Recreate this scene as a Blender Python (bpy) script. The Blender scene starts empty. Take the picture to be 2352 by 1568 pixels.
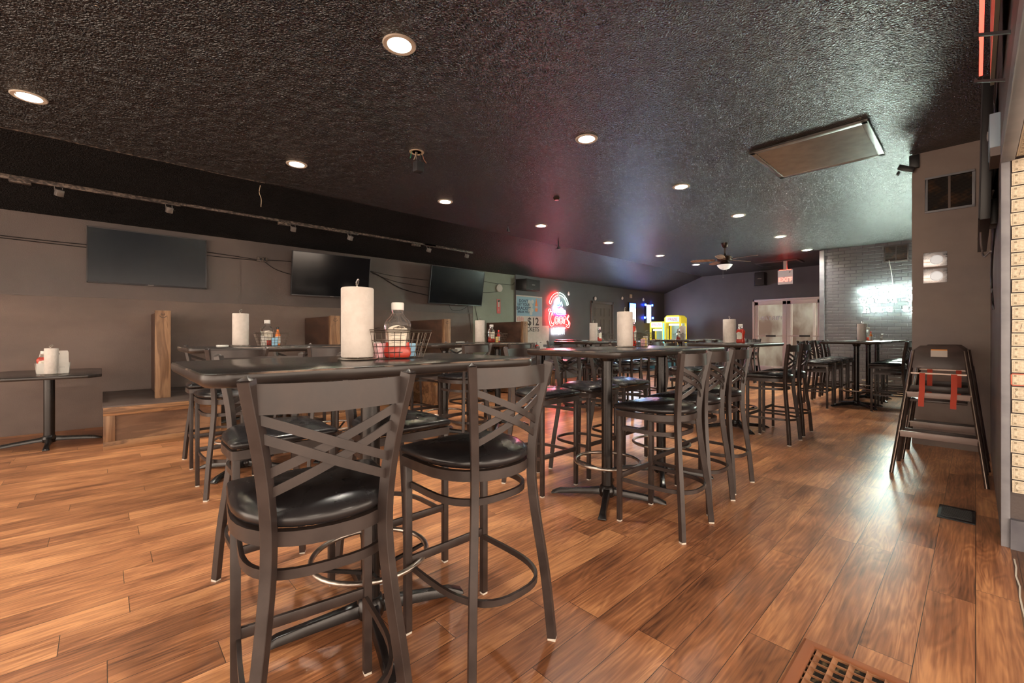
import bpy, bmesh, math, random
from mathutils import Vector, Matrix
random.seed(7)
PI = math.pi
SC = bpy.context.scene
COL = SC.collection

# ---------------------------------------------------------------- camera
cam_d = bpy.data.cameras.new('camera'); cam = bpy.data.objects.new('camera', cam_d); COL.objects.link(cam)
cam_d.sensor_width = 36.0; cam_d.lens = 1000 / 2352 * 36.0
cam_d.shift_y = -15 / 2352.0
cam_d.clip_start = 0.02
CAM_A = math.radians(46.8)
cam.location = (0, 0, 1.165)
cam.rotation_euler = (PI / 2, 0, CAM_A - PI / 2)
SC.camera = cam

# ---------------------------------------------------------------- world and exposure
w = bpy.data.worlds.new('world'); SC.world = w; w.use_nodes = True
bg = w.node_tree.nodes['Background']
bg.inputs[0].default_value = (1.0, 0.80, 0.64, 1); bg.inputs[1].default_value = 0.8  # warm fill light added, entering at the open end behind the camera
SC.view_settings.view_transform = 'Standard'; SC.view_settings.look = 'None'
SC.view_settings.gamma = 1; SC.view_settings.use_curve_mapping = False
SC.view_settings.exposure = 2.85
CAN_POWER = 170.0      # emission of a downlight lamp
BAR_POWER = 60.0       # emission of the lamps in the bar room to the right

# ---------------------------------------------------------------- materials
MATS = {}
def mat(name, col=(.5, .5, .5), rough=.5, metal=0, spec=.5, emit=None, es=0, alpha=1, trans=0, ior=1.45, coat=0):
    if name in MATS: return MATS[name]
    m = bpy.data.materials.new(name); m.use_nodes = True
    b = m.node_tree.nodes['Principled BSDF']
    b.inputs['Base Color'].default_value = (*col, 1)
    b.inputs['Roughness'].default_value = rough
    b.inputs['Metallic'].default_value = metal
    b.inputs['Specular IOR Level'].default_value = spec
    b.inputs['IOR'].default_value = ior
    b.inputs['Alpha'].default_value = alpha
    b.inputs['Transmission Weight'].default_value = trans
    b.inputs['Coat Weight'].default_value = coat
    if emit:
        b.inputs['Emission Color'].default_value = (*emit, 1); b.inputs['Emission Strength'].default_value = es
    MATS[name] = m
    return m
class NT:
    def __init__(s, m): s.t = m.node_tree; s.b = s.t.nodes['Principled BSDF']
    def n(s, typ, **kw):
        x = s.t.nodes.new(typ)
        for k, v in kw.items():
            if k.startswith('i_'):
                key = k[2:].replace('_', ' ')
                x.inputs[int(key) if key.isdigit() else key].default_value = v
            else: setattr(x, k, v)
        return x
    def l(s, a, b): s.t.links.new(a, b)
    def ramp(s, src, stops):
        r = s.t.nodes.new('ShaderNodeValToRGB'); e = r.color_ramp.elements
        while len(e) < len(stops): e.new(0.5)
        for i, (p, c) in enumerate(stops): e[i].position = p; e[i].color = (*c, 1)
        s.l(src, r.inputs[0]); return r.outputs[0]
    def mapped(s, scale, coord='Object'):
        tc = s.n('ShaderNodeTexCoord'); mp = s.n('ShaderNodeMapping'); mp.inputs['Scale'].default_value = scale
        s.l(tc.outputs[coord], mp.inputs[0]); return mp.outputs[0]
    def bump(s, h, dist, strength=1.0):
        bp = s.n('ShaderNodeBump'); bp.inputs['Distance'].default_value = dist; bp.inputs['Strength'].default_value = strength
        s.l(h, bp.inputs['Height']); s.l(bp.outputs[0], s.b.inputs['Normal'])
def noise_mat(name, c1, c2, scale=(4, 4, 4), rough=.5, r2=None, det=6, bump=0, bscale=None, metal=0, spec=.5, lo=.35, hi=.65):
    if name in MATS: return MATS[name]
    m = mat(name, c1, rough, metal, spec); t = NT(m)
    v = t.mapped(scale); no = t.n('ShaderNodeTexNoise'); no.inputs['Scale'].default_value = 1; no.inputs['Detail'].default_value = det
    t.l(v, no.inputs[0]); t.l(t.ramp(no.outputs[0], [(lo, c1), (hi, c2)]), t.b.inputs['Base Color'])
    if r2 is not None:
        mr = t.n('ShaderNodeMapRange'); mr.inputs['To Min'].default_value = rough; mr.inputs['To Max'].default_value = r2
        mr.inputs['From Min'].default_value = .35; mr.inputs['From Max'].default_value = .65
        t.l(no.outputs[0], mr.inputs[0]); t.l(mr.outputs[0], t.b.inputs['Roughness'])
    if bump:
        v2 = t.mapped(bscale or (60, 60, 60)); n2 = t.n('ShaderNodeTexNoise'); n2.inputs['Scale'].default_value = 1; n2.inputs['Detail'].default_value = 3
        t.l(v2, n2.inputs[0]); t.bump(n2.outputs[0], bump)
    return m

def floor_material(name, tone=1.0, c=None):
    m = mat(name, (.2, .1, .05), .3); t = NT(m)
    tc = t.n('ShaderNodeTexCoord')
    br = t.n('ShaderNodeTexBrick'); br.offset = 0
    br.inputs['Color1'].default_value = (0, 0, 0, 1); br.inputs['Color2'].default_value = (1, 1, 1, 1); br.inputs['Mortar'].default_value = (.5, .5, .5, 1)
    br.inputs['Scale'].default_value = 1; br.inputs['Mortar Size'].default_value = .0012; br.inputs['Mortar Smooth'].default_value = 0
    br.inputs['Brick Width'].default_value = 1.22; br.inputs['Row Height'].default_value = .152; br.inputs['Bias'].default_value = 0
    sx_ = t.n('ShaderNodeSeparateXYZ'); t.l(tc.outputs['Object'], sx_.inputs[0])
    def mth(op, a, b_=None):
        q = t.n('ShaderNodeMath', operation=op)
        for i_, v_ in enumerate((a, b_)):
            if v_ is None: continue
            if isinstance(v_, (int, float)): q.inputs[i_].default_value = v_
            else: t.l(v_, q.inputs[i_])
        return q.outputs[0]
    yy = mth('ADD', sx_.outputs[1], 152.0); row = mth('FLOOR', mth('DIVIDE', yy, .152))
    xo = mth('MULTIPLY', mth('FRACT', mth('MULTIPLY', mth('SINE', mth('MULTIPLY', row, 12.9898)), 437.5)), 1.22)
    xx = mth('ADD', mth('ADD', sx_.outputs[0], 122.0), xo)
    cv = t.n('ShaderNodeCombineXYZ'); t.l(xx, cv.inputs[0]); t.l(yy, cv.inputs[1]); t.l(cv.outputs[0], br.inputs['Vector'])
    # offset the grain per plank
    sep = t.n('ShaderNodeSeparateColor'); t.l(br.outputs['Color'], sep.inputs[0])
    cmb = t.n('ShaderNodeCombineXYZ'); ml = t.n('ShaderNodeMath', operation='MULTIPLY'); ml.inputs[1].default_value = 37.0
    t.l(sep.outputs[0], ml.inputs[0]); t.l(ml.outputs[0], cmb.inputs[0]); t.l(ml.outputs[0], cmb.inputs[2])
    add = t.n('ShaderNodeVectorMath', operation='ADD'); t.l(tc.outputs['Object'], add.inputs[0]); t.l(cmb.outputs[0], add.inputs[1])
    mp = t.n('ShaderNodeMapping'); mp.inputs['Scale'].default_value = (1.1, 9, 1); t.l(add.outputs[0], mp.inputs[0])
    n1 = t.n('ShaderNodeTexNoise'); n1.inputs['Scale'].default_value = 1.1; n1.inputs['Detail'].default_value = 2; n1.inputs['Distortion'].default_value = .6
    t.l(mp.outputs[0], n1.inputs[0])
    wv = t.n('ShaderNodeMath', operation='MULTIPLY'); wv.inputs[1].default_value = 75.0; t.l(n1.outputs[0], wv.inputs[0])
    sn = t.n('ShaderNodeMath', operation='SINE'); t.l(wv.outputs[0], sn.inputs[0])
    rings = t.n('ShaderNodeMapRange'); rings.inputs['From Min'].default_value = -1; t.l(sn.outputs[0], rings.inputs[0])
    mp2 = t.n('ShaderNodeMapping'); mp2.inputs['Scale'].default_value = (4, 90, 1); t.l(add.outputs[0], mp2.inputs[0])
    n2 = t.n('ShaderNodeTexNoise'); n2.inputs['Scale'].default_value = 1; n2.inputs['Detail'].default_value = 5; t.l(mp2.outputs[0], n2.inputs[0])
    mp3 = t.n('ShaderNodeMapping'); mp3.inputs['Scale'].default_value = (1.5, 4, 1); t.l(add.outputs[0], mp3.inputs[0])
    n3 = t.n('ShaderNodeTexNoise'); n3.inputs['Scale'].default_value = 1; n3.inputs['Detail'].default_value = 4; t.l(mp3.outputs[0], n3.inputs[0])
    c = c or ((.085, .032, .016), (.34, .134, .058), (.64, .30, .13))
    f = t.n('ShaderNodeMath', operation='MULTIPLY_ADD'); f.inputs[1].default_value = .11; t.l(rings.outputs[0], f.inputs[0])
    f2 = t.n('ShaderNodeMath', operation='MULTIPLY_ADD'); f2.inputs[1].default_value = .62; t.l(n2.outputs[0], f2.inputs[0])
    f3 = t.n('ShaderNodeMath', operation='MULTIPLY_ADD'); f3.inputs[1].default_value = .95; f3.inputs[2].default_value = -.33; t.l(n3.outputs[0], f3.inputs[0])
    t.l(f3.outputs[0], f2.inputs[2]); t.l(f2.outputs[0], f.inputs[2])
    f4 = t.n('ShaderNodeMath', operation='MULTIPLY_ADD'); f4.inputs[1].default_value = .15; t.l(sep.outputs[0], f4.inputs[0]); t.l(f.outputs[0], f4.inputs[2])
    colr = t.ramp(f4.outputs[0], [(.24, c[0]), (.56, c[1]), (.84, c[2])])
    mx = t.n('ShaderNodeMix', data_type='RGBA'); t.l(br.outputs['Fac'], mx.inputs[0]); t.l(colr, mx.inputs[6]); mx.inputs[7].default_value = (.03, .015, .01, 1)
    t.l(mx.outputs[2], t.b.inputs['Base Color'])
    mr = t.n('ShaderNodeMapRange'); mr.inputs['To Min'].default_value = .31; mr.inputs['To Max'].default_value = .36; t.b.inputs['Specular IOR Level'].default_value = .65; t.l(n3.outputs[0], mr.inputs[0]); t.l(mr.outputs[0], t.b.inputs['Roughness'])
    t.bump(n2.outputs[0], .0012, .5)
    return m
M_FLOOR = floor_material('vinyl plank floor')
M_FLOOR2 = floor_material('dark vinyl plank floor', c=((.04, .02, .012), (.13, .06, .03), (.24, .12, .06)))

def ceiling_material():
    m = mat('black textured ceiling', (.014, .012, .012), .27, spec=.8, ior=1.62); t = NT(m)
    v = t.mapped((1, 1, 1))
    n0 = t.n('ShaderNodeTexNoise'); n0.inputs['Scale'].default_value = 9; n0.inputs['Detail'].default_value = 2; t.l(v, n0.inputs[0])
    mx = t.n('ShaderNodeMix', data_type='VECTOR'); mx.inputs[0].default_value = .10; t.l(v, mx.inputs[4]); t.l(n0.outputs['Color'], mx.inputs[5])
    a = t.n('ShaderNodeTexVoronoi', feature='DISTANCE_TO_EDGE'); a.inputs['Scale'].default_value = 48; t.l(mx.outputs[1], a.inputs[0])
    n1 = t.n('ShaderNodeTexNoise'); n1.inputs['Scale'].default_value = 70; n1.inputs['Detail'].default_value = 3; t.l(v, n1.inputs[0])
    ad = t.n('ShaderNodeMath', operation='MULTIPLY_ADD'); ad.inputs[1].default_value = .9; t.l(n1.outputs[0], ad.inputs[0]); t.l(a.outputs[0], ad.inputs[2])
    t.bump(ad.outputs[0], .030, 1.0)
    n2 = t.n('ShaderNodeTexNoise'); n2.inputs['Scale'].default_value = 1.3; n2.inputs['Detail'].default_value = 5; t.l(v, n2.inputs[0])
    t.l(t.ramp(n2.outputs[0], [(.3, (.005, .004, .004)), (.7, (.011, .009, .009))]), t.b.inputs['Base Color'])
    return m
M_CEIL = ceiling_material()
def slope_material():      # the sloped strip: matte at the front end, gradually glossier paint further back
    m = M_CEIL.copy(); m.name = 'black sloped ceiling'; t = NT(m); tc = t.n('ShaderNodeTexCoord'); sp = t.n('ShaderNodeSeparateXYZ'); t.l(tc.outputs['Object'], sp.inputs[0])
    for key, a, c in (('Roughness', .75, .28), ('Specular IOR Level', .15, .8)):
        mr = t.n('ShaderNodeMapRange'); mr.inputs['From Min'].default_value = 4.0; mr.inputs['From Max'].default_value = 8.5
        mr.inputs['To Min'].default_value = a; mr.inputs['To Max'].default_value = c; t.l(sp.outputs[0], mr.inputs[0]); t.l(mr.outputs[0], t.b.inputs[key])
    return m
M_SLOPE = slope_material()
M_WALL = noise_mat('charcoal painted wall', (.092, .076, .073), (.128, .100, .093), (1.2, 1.2, 1.2), .42, .55, bump=.0015, bscale=(90, 90, 90))
M_WALLB = noise_mat('brown charcoal painted wall', (.125, .090, .078), (.185, .135, .115), (1.0, 1.0, 2.2), .45, .6, bump=.0015, bscale=(90, 90, 90))
M_WALLD = noise_mat('dark charcoal wall', (.078, .076, .084), (.105, .102, .112), (1, 1, 1), .45, .55)
M_SAGE = noise_mat('grey sage wall', (.23, .26, .205), (.29, .32, .26), (1.5, 1.5, 1.5), .5, .6, bump=.0015, bscale=(70, 70, 70))
M_TRIMG = noise_mat('pale grey blue trim', (.22, .225, .25), (.30, .305, .33), (5, 5, 9), .45)
def brick_material():
    m = mat('painted brick', (.07, .07, .08), .42); t = NT(m)
    tc = t.n('ShaderNodeTexCoord'); sp = t.n('ShaderNodeSeparateXYZ'); cb = t.n('ShaderNodeCombineXYZ')
    t.l(tc.outputs['Object'], sp.inputs[0]); t.l(sp.outputs[1], cb.inputs[0]); t.l(sp.outputs[2], cb.inputs[1])
    br = t.n('ShaderNodeTexBrick'); br.inputs['Scale'].default_value = 1; br.inputs['Brick Width'].default_value = .21; br.inputs['Row Height'].default_value = .074
    br.inputs['Mortar Size'].default_value = .008; br.inputs['Mortar Smooth'].default_value = .4
    br.inputs['Color1'].default_value = (.15, .145, .155, 1); br.inputs['Color2'].default_value = (.125, .12, .135, 1); br.inputs['Mortar'].default_value = (.10, .097, .11, 1)
    t.l(cb.outputs[0], br.inputs['Vector']); t.l(br.outputs['Color'], t.b.inputs['Base Color'])
    inv = t.n('ShaderNodeMath', operation='SUBTRACT'); inv.inputs[0].default_value = 1; t.l(br.outputs['Fac'], inv.inputs[1])
    t.bump(inv.outputs[0], .012, 1); return m
M_BRICK = brick_material()
def wood_mat(name, c1, c2, axis=2, rough=.5, sc=1.0):
    s = [14 * sc] * 3; s[axis] = 1.4 * sc
    m = mat(name, c1, rough); t = NT(m); v = t.mapped(tuple(s))
    n = t.n('ShaderNodeTexNoise'); n.inputs['Scale'].default_value = 1; n.inputs['Detail'].default_value = 5; n.inputs['Distortion'].default_value = 1.2; t.l(v, n.inputs[0])
    m2 = t.n('ShaderNodeMath', operation='MULTIPLY'); m2.inputs[1].default_value = 26; t.l(n.outputs[0], m2.inputs[0])
    sn = t.n('ShaderNodeMath', operation='SINE'); t.l(m2.outputs[0], sn.inputs[0])
    ma = t.n('ShaderNodeMath', operation='MULTIPLY_ADD'); ma.inputs[1].default_value = .13; t.l(sn.outputs[0], ma.inputs[0]); t.l(n.outputs[0], ma.inputs[2])
    t.l(t.ramp(ma.outputs[0], [(.3, c1), (.7, c2)]), t.b.inputs['Base Color']); return m
M_OAKX = wood_mat('stained pine board', (.11, .05, .02), (.30, .15, .065), 0)
M_OAKZ = wood_mat('stained pine upright', (.13, .065, .032), (.27, .15, .080), 2)
M_OAKY = wood_mat('stained pine plywood', (.12, .06, .032), (.26, .14, .075), 0, sc=.5)
M_DKWOOD = noise_mat('dark brown stained panel', (.045, .022, .016), (.10, .052, .034), (3, 3, 8), .5, .6)
M_SEATWOOD = noise_mat('black brown bench top', (.05, .035, .03), (.085, .058, .048), (3, 3, 3), .38, .5)
M_FRAME = noise_mat('dark bronze powder coated steel', (.026, .018, .016), (.043, .030, .026), (14, 14, 14), .36, .44, spec=.6)
M_VINYL = noise_mat('black vinyl', (.012, .011, .012), (.018, .016, .017), (6, 6, 6), .24, .30)
M_TOP = noise_mat('black laminate', (.026, .022, .020), (.036, .030, .028), (5, 40, 5), .22, .25)
M_EDGE = noise_mat('black rounded edge', (.02, .016, .015), (.035, .027, .024), (8, 8, 8), .28, .32)
M_WORN = noise_mat('worn table rim', (.02, .015, .012), (.22, .15, .11), (9, 9, 9), .4, lo=.5, hi=.62)
M_POLE = noise_mat('black enamel steel', (.010, .008, .008), (.016, .013, .012), (4, 4, 4), .24, .28, spec=.6)
M_CHROME = noise_mat('worn brushed steel', (.42, .37, .33), (.62, .56, .50), (25, 25, 25), .28, .4, metal=1)
M_WIRE = mat('bronze wire', (.14, .11, .09), .35, .9)
M_GLIDE = mat('pale plastic glide', (.62, .58, .5), .5)
M_BLACK = mat('black plastic', (.012, .012, .013), .4)
M_SCREEN = mat('television glass', (.004, .005, .007), .12, spec=.7)
M_BEZEL = mat('dark grey bezel', (.04, .04, .045), .35)
M_WHITE = mat('white plastic', (.72, .70, .66), .5)
M_PAPER = noise_mat('quilted paper towel', (.58, .52, .47), (.64, .58, .53), (30, 30, 30), .9, bump=.0014, bscale=(160, 160, 110))
M_CARTON = noise_mat('white folded card', (.58, .54, .49), (.64, .60, .55), (10, 10, 10), .7)
M_LABEL = noise_mat('cream printed label', (.72, .64, .52), (.80, .73, .62), (60, 60, 260), .6, lo=.45, hi=.55)
M_INK = mat('dark ink', (.04, .035, .035), .7)
M_INKB = mat('navy ink', (.05, .075, .13), .7)
M_RED = mat('red plastic', (.62, .03, .02), .4)
M_KETCH = mat('ketchup', (.72, .035, .008), .25, spec=.6)
M_GLASS = mat('clear bottle plastic', (.95, .92, .9), .10, trans=.965, ior=1.2, spec=.8)
M_PANE = mat('window glass', (.85, .9, .9), .03, trans=1, ior=1.02, spec=.6)
M_ALU = mat('pale aluminium frame', (.62, .56, .53), .4, .2)
M_ORANGE = mat('orange sauce', (.75, .20, .03), .35)
M_PINK = noise_mat('pink sweetener packet', (.85, .35, .42), (.92, .70, .72), (70, 70, 70), .6)
M_YELLOW = mat('yellow packet', (.85, .62, .22), .6)
M_BLUE = mat('light blue label', (.30, .55, .75), .6)
M_STRAP = mat('orange red strap', (.62, .07, .03), .6)
M_HCWOOD = noise_mat('dark stained high chair wood', (.045, .032, .028), (.085, .06, .052), (4, 4, 12), .34, .42)
M_HCMET = mat('polished dark rail', (.16, .12, .10), .22, .8)
M_PLATEW = mat('high chair slat top', (.40, .31, .28), .35)
M_DARKMETAL = mat('dark register metal', (.02, .02, .022), .4, .5)
M_RUST = noise_mat('rust brown register metal', (.20, .08, .035), (.36, .17, .08), (18, 18, 18), .45, .6)
M_DUST = noise_mat('dusty dark pit', (.01, .008, .006), (.22, .15, .07), (45, 45, 45), .9, lo=.5, hi=.72)
M_FANW = wood_mat('walnut fan blade', (.34, .20, .14), (.55, .38, .28), 0, .4)
M_BRONZE = mat('oil rubbed bronze', (.06, .04, .03), .35, .7)
M_BEIGE = mat('beige plaster edge', (.62, .50, .36), .7)
M_TRACK = noise_mat('scuffed track metal', (.05, .04, .036), (.22, .17, .14), (30, 30, 60), .45, metal=.2, lo=.45, hi=.62)
M_HEAD = mat('grey track head', (.20, .18, .17), .4, .3)
M_SILVER = noise_mat('embossed tin', (.50, .50, .52), (.72, .72, .74), (14, 14, 40), .22, .4, metal=.9)
def em(name, col, s, base=(.8, .8, .8)): return mat(name, base, .5, emit=col, es=s)
E_LAMP = em('downlight lamp', (1.0, .93, .82), CAN_POWER)
E_BAR = em('bar room lamp', (1.0, .86, .70), BAR_POWER)
E_NW2 = em('soft white neon', (.85, .92, 1.0), 6); E_ICE2 = em('soft ice neon', (.15, .6, 1.0), 6); E_WG2 = em('soft green neon', (.62, 1.0, .80), 2.2)
E_NWHITE = em('white green neon', (.80, 1.0, .85), 34)
E_RED = em('red neon', (1.0, .020, .016), 12)
E_WGREEN = em('pale green neon', (.62, 1.0, .80), 5)
E_BLUE = em('blue neon', (.02, .08, 1.0), 5)
E_ICE = em('ice blue neon', (.12, .55, 1.0), 12)
E_WHITE = em('white sign light', (.80, .90, 1.0), 8)
E_PINKN = em('pink neon', (1, .05, .2), 4)
E_YEL = em('yellow lit plastic', (1.0, .80, .06), .06, (.75, .55, .03))
E_CYAN = em('cyan light tube', (.12, .75, 1.0), .25, (.05, .4, .6))
E_EXIT = em('exit sign red', (1.0, .12, .08), .5)
E_SIGNF = em('lit sign face', (1, .85, .8), .03, (.5, .45, .43))
E_BOWL = em('frosted glass bowl', (1.0, .95, .85), .07)
E_OUT = em('lit street', (.8, .85, .8), 1.0)
E_LED = em('red indicator', (1, .08, .03), 1)
E_LEDG = em('green indicator', (.1, 1, .3), .4)

# ---------------------------------------------------------------- mesh helpers
class MB:
    def __init__(s): s.v = []; s.f = []; s.mi = []; s.cur = 0
    def m(s, i): s.cur = i; return s
    def add(s, vs, fs):
        o = len(s.v); s.v += [tuple(x) for x in vs]
        for f in fs: s.f.append([i + o for i in f]); s.mi.append(s.cur)
        return s
    def box(s, x0, x1, y0, y1, z0, z1):
        return s.add([(x0, y0, z0), (x1, y0, z0), (x1, y1, z0), (x0, y1, z0), (x0, y0, z1), (x1, y0, z1), (x1, y1, z1), (x0, y1, z1)],
                     [(0, 3, 2, 1), (4, 5, 6, 7), (0, 1, 5, 4), (1, 2, 6, 5), (2, 3, 7, 6), (3, 0, 4, 7)])
    def cbox(s, c, d, R=None):
        h = [Vector((sx * d[0] / 2, sy * d[1] / 2, sz * d[2] / 2)) for sz in (-1, 1) for sx, sy in ((-1, -1), (1, -1), (1, 1), (-1, 1))]
        R = R or Matrix.Identity(3)
        return s.add([R @ p + Vector(c) for p in h], [(0, 3, 2, 1), (4, 5, 6, 7), (0, 1, 5, 4), (1, 2, 6, 5), (2, 3, 7, 6), (3, 0, 4, 7)])
    def sweep(s, pts, prof, up=(0, 0, 1), closed=False, caps=True, sides=None):
        """sweep a 2D profile [(a,b)] along pts; a goes sideways, b goes along 'up' made square to the path"""
        P = [Vector(p) for p in pts]; n = len(P); k = len(prof); vs = []
        prev = None
        for i, p in enumerate(P):
            if closed: t = (P[(i + 1) % n] - P[i - 1])
            else: t = P[min(i + 1, n - 1)] - P[max(i - 1, 0)]
            t.normalize()
            u = Vector(sides[i]) if sides else Vector(up)
            a = t.cross(u)
            if a.length < 1e-4: a = t.cross(Vector((1, 0, 0))) if prev is None else prev.copy()
            a.normalize(); b = a.cross(t).normalized(); prev = a
            for (x, y) in prof: vs.append(p + a * x + b * y)
        fs = []
        for i in range(n if closed else n - 1):
            j = (i + 1) % n
            for q in range(k):
                r = (q + 1) % k
                fs.append((i * k + q, j * k + q, j * k + r, i * k + r))
        if caps and not closed: fs.append(tuple(range(k))); fs.append(tuple(range((n - 1) * k, n * k))[::-1])
        return s.add(vs, fs)
    def bar(s, p0, p1, w, h, up=(0, 0, 1)): return s.sweep([p0, p1], [(-w / 2, -h / 2), (w / 2, -h / 2), (w / 2, h / 2), (-w / 2, h / 2)], up)
    def flat(s, pts, w, h, up=(0, 0, 1), closed=False, sides=None): return s.sweep(pts, [(-w / 2, -h / 2), (w / 2, -h / 2), (w / 2, h / 2), (-w / 2, h / 2)], up, closed, True, sides)
    def tube(s, pts, r, n=8, up=(0, 0, 1), closed=False):
        return s.sweep(pts, [(r * math.cos(2 * PI * i / n), r * math.sin(2 * PI * i / n)) for i in range(n)], up, closed)
    def lathe(s, prof, c=(0, 0, 0), n=24, sx=1, sy=1, cap=True):
        vs = []; k = len(prof)
        for i in range(n):
            a = 2 * PI * i / n
            for (r, z) in prof: vs.append((c[0] + r * math.cos(a) * sx, c[1] + r * math.sin(a) * sy, c[2] + z))
        fs = []
        for i in range(n):
            j = (i + 1) % n
            for q in range(k - 1): fs.append((i * k + q, j * k + q, j * k + q + 1, i * k + q + 1))
        if cap:
            if prof[0][0] > 1e-5: fs.append(tuple(i * k for i in range(n))[::-1])
            if prof[-1][0] > 1e-5: fs.append(tuple(i * k + k - 1 for i in range(n)))
        return s.add(vs, fs)
    def prism(s, poly, z0, z1):
        n = len(poly); vs = [(x, y, z0) for x, y in poly] + [(x, y, z1) for x, y in poly]
        fs = [tuple(range(n))[::-1], tuple(range(n, 2 * n))] + [(i, (i + 1) % n, n + (i + 1) % n, n + i) for i in range(n)]
        return s.add(vs, fs)
    def loft(s, rings, caps=True):
        k = len(rings[0]); vs = [p for r in rings for p in r]; fs = []
        for i in range(len(rings) - 1):
            for q in range(k): r = (q + 1) % k; fs.append((i * k + q, i * k + r, (i + 1) * k + r, (i + 1) * k + q))
        if caps: fs.append(tuple(range(k))[::-1]); fs.append(tuple(range((len(rings) - 1) * k, len(rings) * k)))
        return s.add(vs, fs)
    def xform(s, M, start=0):
        for i in range(start, len(s.v)): s.v[i] = tuple(M @ Vector(s.v[i]))
        return s
    def build(s, name, mats, parent=None, bevel=0, seg=2, smooth=40, label=None, loc=None):
        me = bpy.data.meshes.new(name); me.from_pydata(s.v, [], s.f)
        if not isinstance(mats, (list, tuple)): mats = [mats]
        for m in mats: me.materials.append(m)
        for p, i in zip(me.polygons, s.mi): p.material_index = i
        bm = bmesh.new(); bm.from_mesh(me); bmesh.ops.remove_doubles(bm, verts=bm.verts, dist=1e-6)
        bmesh.ops.recalc_face_normals(bm, faces=bm.faces)
        if bevel:
            es = [e for e in bm.edges if len(e.link_faces) == 2 and e.calc_face_angle(0) > .5]
            bmesh.ops.bevel(bm, geom=es, offset=bevel, segments=seg, profile=.5, affect='EDGES', clamp_overlap=True)
        bm.to_mesh(me); bm.free()
        if smooth:
            for p in me.polygons: p.use_smooth = True
            me.set_sharp_from_angle(angle=math.radians(smooth))
        o = bpy.data.objects.new(name, me); COL.objects.link(o)
        if parent: o.parent = parent
        if label: o['label'] = label
        if loc: o.location = loc
        return o
def tag(o, label, cat, group=None, kind=None):
    if label: o['label'] = label
    if cat: o['category'] = cat
    if group: o['group'] = group
    if kind: o['kind'] = kind
    return o
def thing(name, label, cat, loc=(0, 0, 0), rz=0, group=None):
    o = bpy.data.objects.new(name, None); COL.objects.link(o); o.empty_display_size = .1
    o.location = loc; o.rotation_euler = (0, 0, rz); return tag(o, label, cat, group)
def struct(o): o['kind'] = 'structure'; return o
def dup(o, parent=None):
    c = o.copy(); COL.objects.link(c)
    if parent: c.parent = parent
    for ch in list(o.children): dup(ch, c)
    return c
def rrect(x0, x1, y0, y1, r, n=6):
    P = []
    for cx, cy, a in ((x1 - r, y1 - r, 0), (x0 + r, y1 - r, PI / 2), (x0 + r, y0 + r, PI), (x1 - r, y0 + r, 1.5 * PI)):
        for i in range(n + 1): P.append((cx + r * math.cos(a + PI / 2 * i / n), cy + r * math.sin(a + PI / 2 * i / n)))
    return P
def text_mesh(txt, size, M, depth=.002, bold=0, align='CENTER'):
    """letters as an MB in the plane given by matrix M (x right, y up)"""
    cu = bpy.data.curves.new('letters', 'FONT'); cu.body = txt; cu.size = size; cu.extrude = depth; cu.offset = bold
    cu.align_x = align; cu.align_y = 'CENTER'; cu.resolution_u = 3
    o = bpy.data.objects.new('letters', cu); COL.objects.link(o)
    dg = bpy.context.evaluated_depsgraph_get(); me = bpy.data.meshes.new_from_object(o.evaluated_get(dg))
    vs = [M @ v.co for v in me.vertices]; fs = [tuple(p.vertices) for p in me.polygons]
    bpy.data.objects.remove(o); bpy.data.curves.remove(cu); bpy.data.meshes.remove(me)
    return vs, fs
def plane_m(o, right, up):
    r = Vector(right).normalized(); u = Vector(up).normalized(); n = r.cross(u)
    M = Matrix((r, u, n)).transposed().to_4x4(); M.translation = Vector(o); return M
def on_left(x, z, y=7.58): return plane_m((x, y, z), (1, 0, 0), (0, 0, 1))        # facing -Y
def on_far(y, z, x): return plane_m((x, y, z), (0, -1, 0), (0, 0, 1))            # facing -X

# ================================================================ SETTING
CAN1 = [-4.5, -2.45, -.44, 1.6, 3.62, 5.66, 7.72, 9.9, 11.9]; CAN2 = [-4.6, -2.6, -.58, 1.44, 3.48, 5.5, 7.5, 9.7, 11.68]
CY1, CY2, CZ = 5.27, 2.63, 3.1
CREASE_Y, WALL_Y, WALL_Z = 6.2, 7.6, 2.60
def ceil_z(y): return CZ if y < CREASE_Y else CZ - (y - CREASE_Y) * (CZ - WALL_Z) / (WALL_Y - CREASE_Y)
X0, XF, XB, XP, YR = -6.5, 14.5, 12.0, 6.35, -.10

struct(MB().box(X0, XF, YR - .03, WALL_Y, -.05, 0).build('floor', M_FLOOR, smooth=0))
struct(MB().box(X0, XP, -6, YR - .03, -.05, 0).build('floor_bar_side', M_FLOOR2, smooth=0))
# the main ceiling with a square hole for each recessed can
b = MB(); H2 = .074
xs = sorted([X0, XF] + [c + s * H2 for c in CAN1 + CAN2 for s in (-1, 1)]); ys = sorted([YR, CREASE_Y] + [c + s * H2 for c in (CY1, CY2) for s in (-1, 1)])
for i in range(len(xs) - 1):
    for j in range(len(ys) - 1):
        cx, cy = (xs[i] + xs[i + 1]) / 2, (ys[j] + ys[j + 1]) / 2
        if (abs(cy - CY1) < .01 and any(abs(cx - c) < .03 for c in CAN1)) or (abs(cy - CY2) < .01 and any(abs(cx - c) < .03 for c in CAN2)): continue
        b.add([(xs[i], ys[j], CZ), (xs[i + 1], ys[j], CZ), (xs[i + 1], ys[j + 1], CZ), (xs[i], ys[j + 1], CZ)], [(0, 3, 2, 1)])
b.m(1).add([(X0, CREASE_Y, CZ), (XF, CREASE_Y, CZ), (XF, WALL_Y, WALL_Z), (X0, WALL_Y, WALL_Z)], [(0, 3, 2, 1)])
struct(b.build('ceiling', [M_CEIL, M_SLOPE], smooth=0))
struct(MB().box(X0, XF, -6, WALL_Y, 3.42, 3.5).build('ceiling_deck', M_BLACK, smooth=0))
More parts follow.
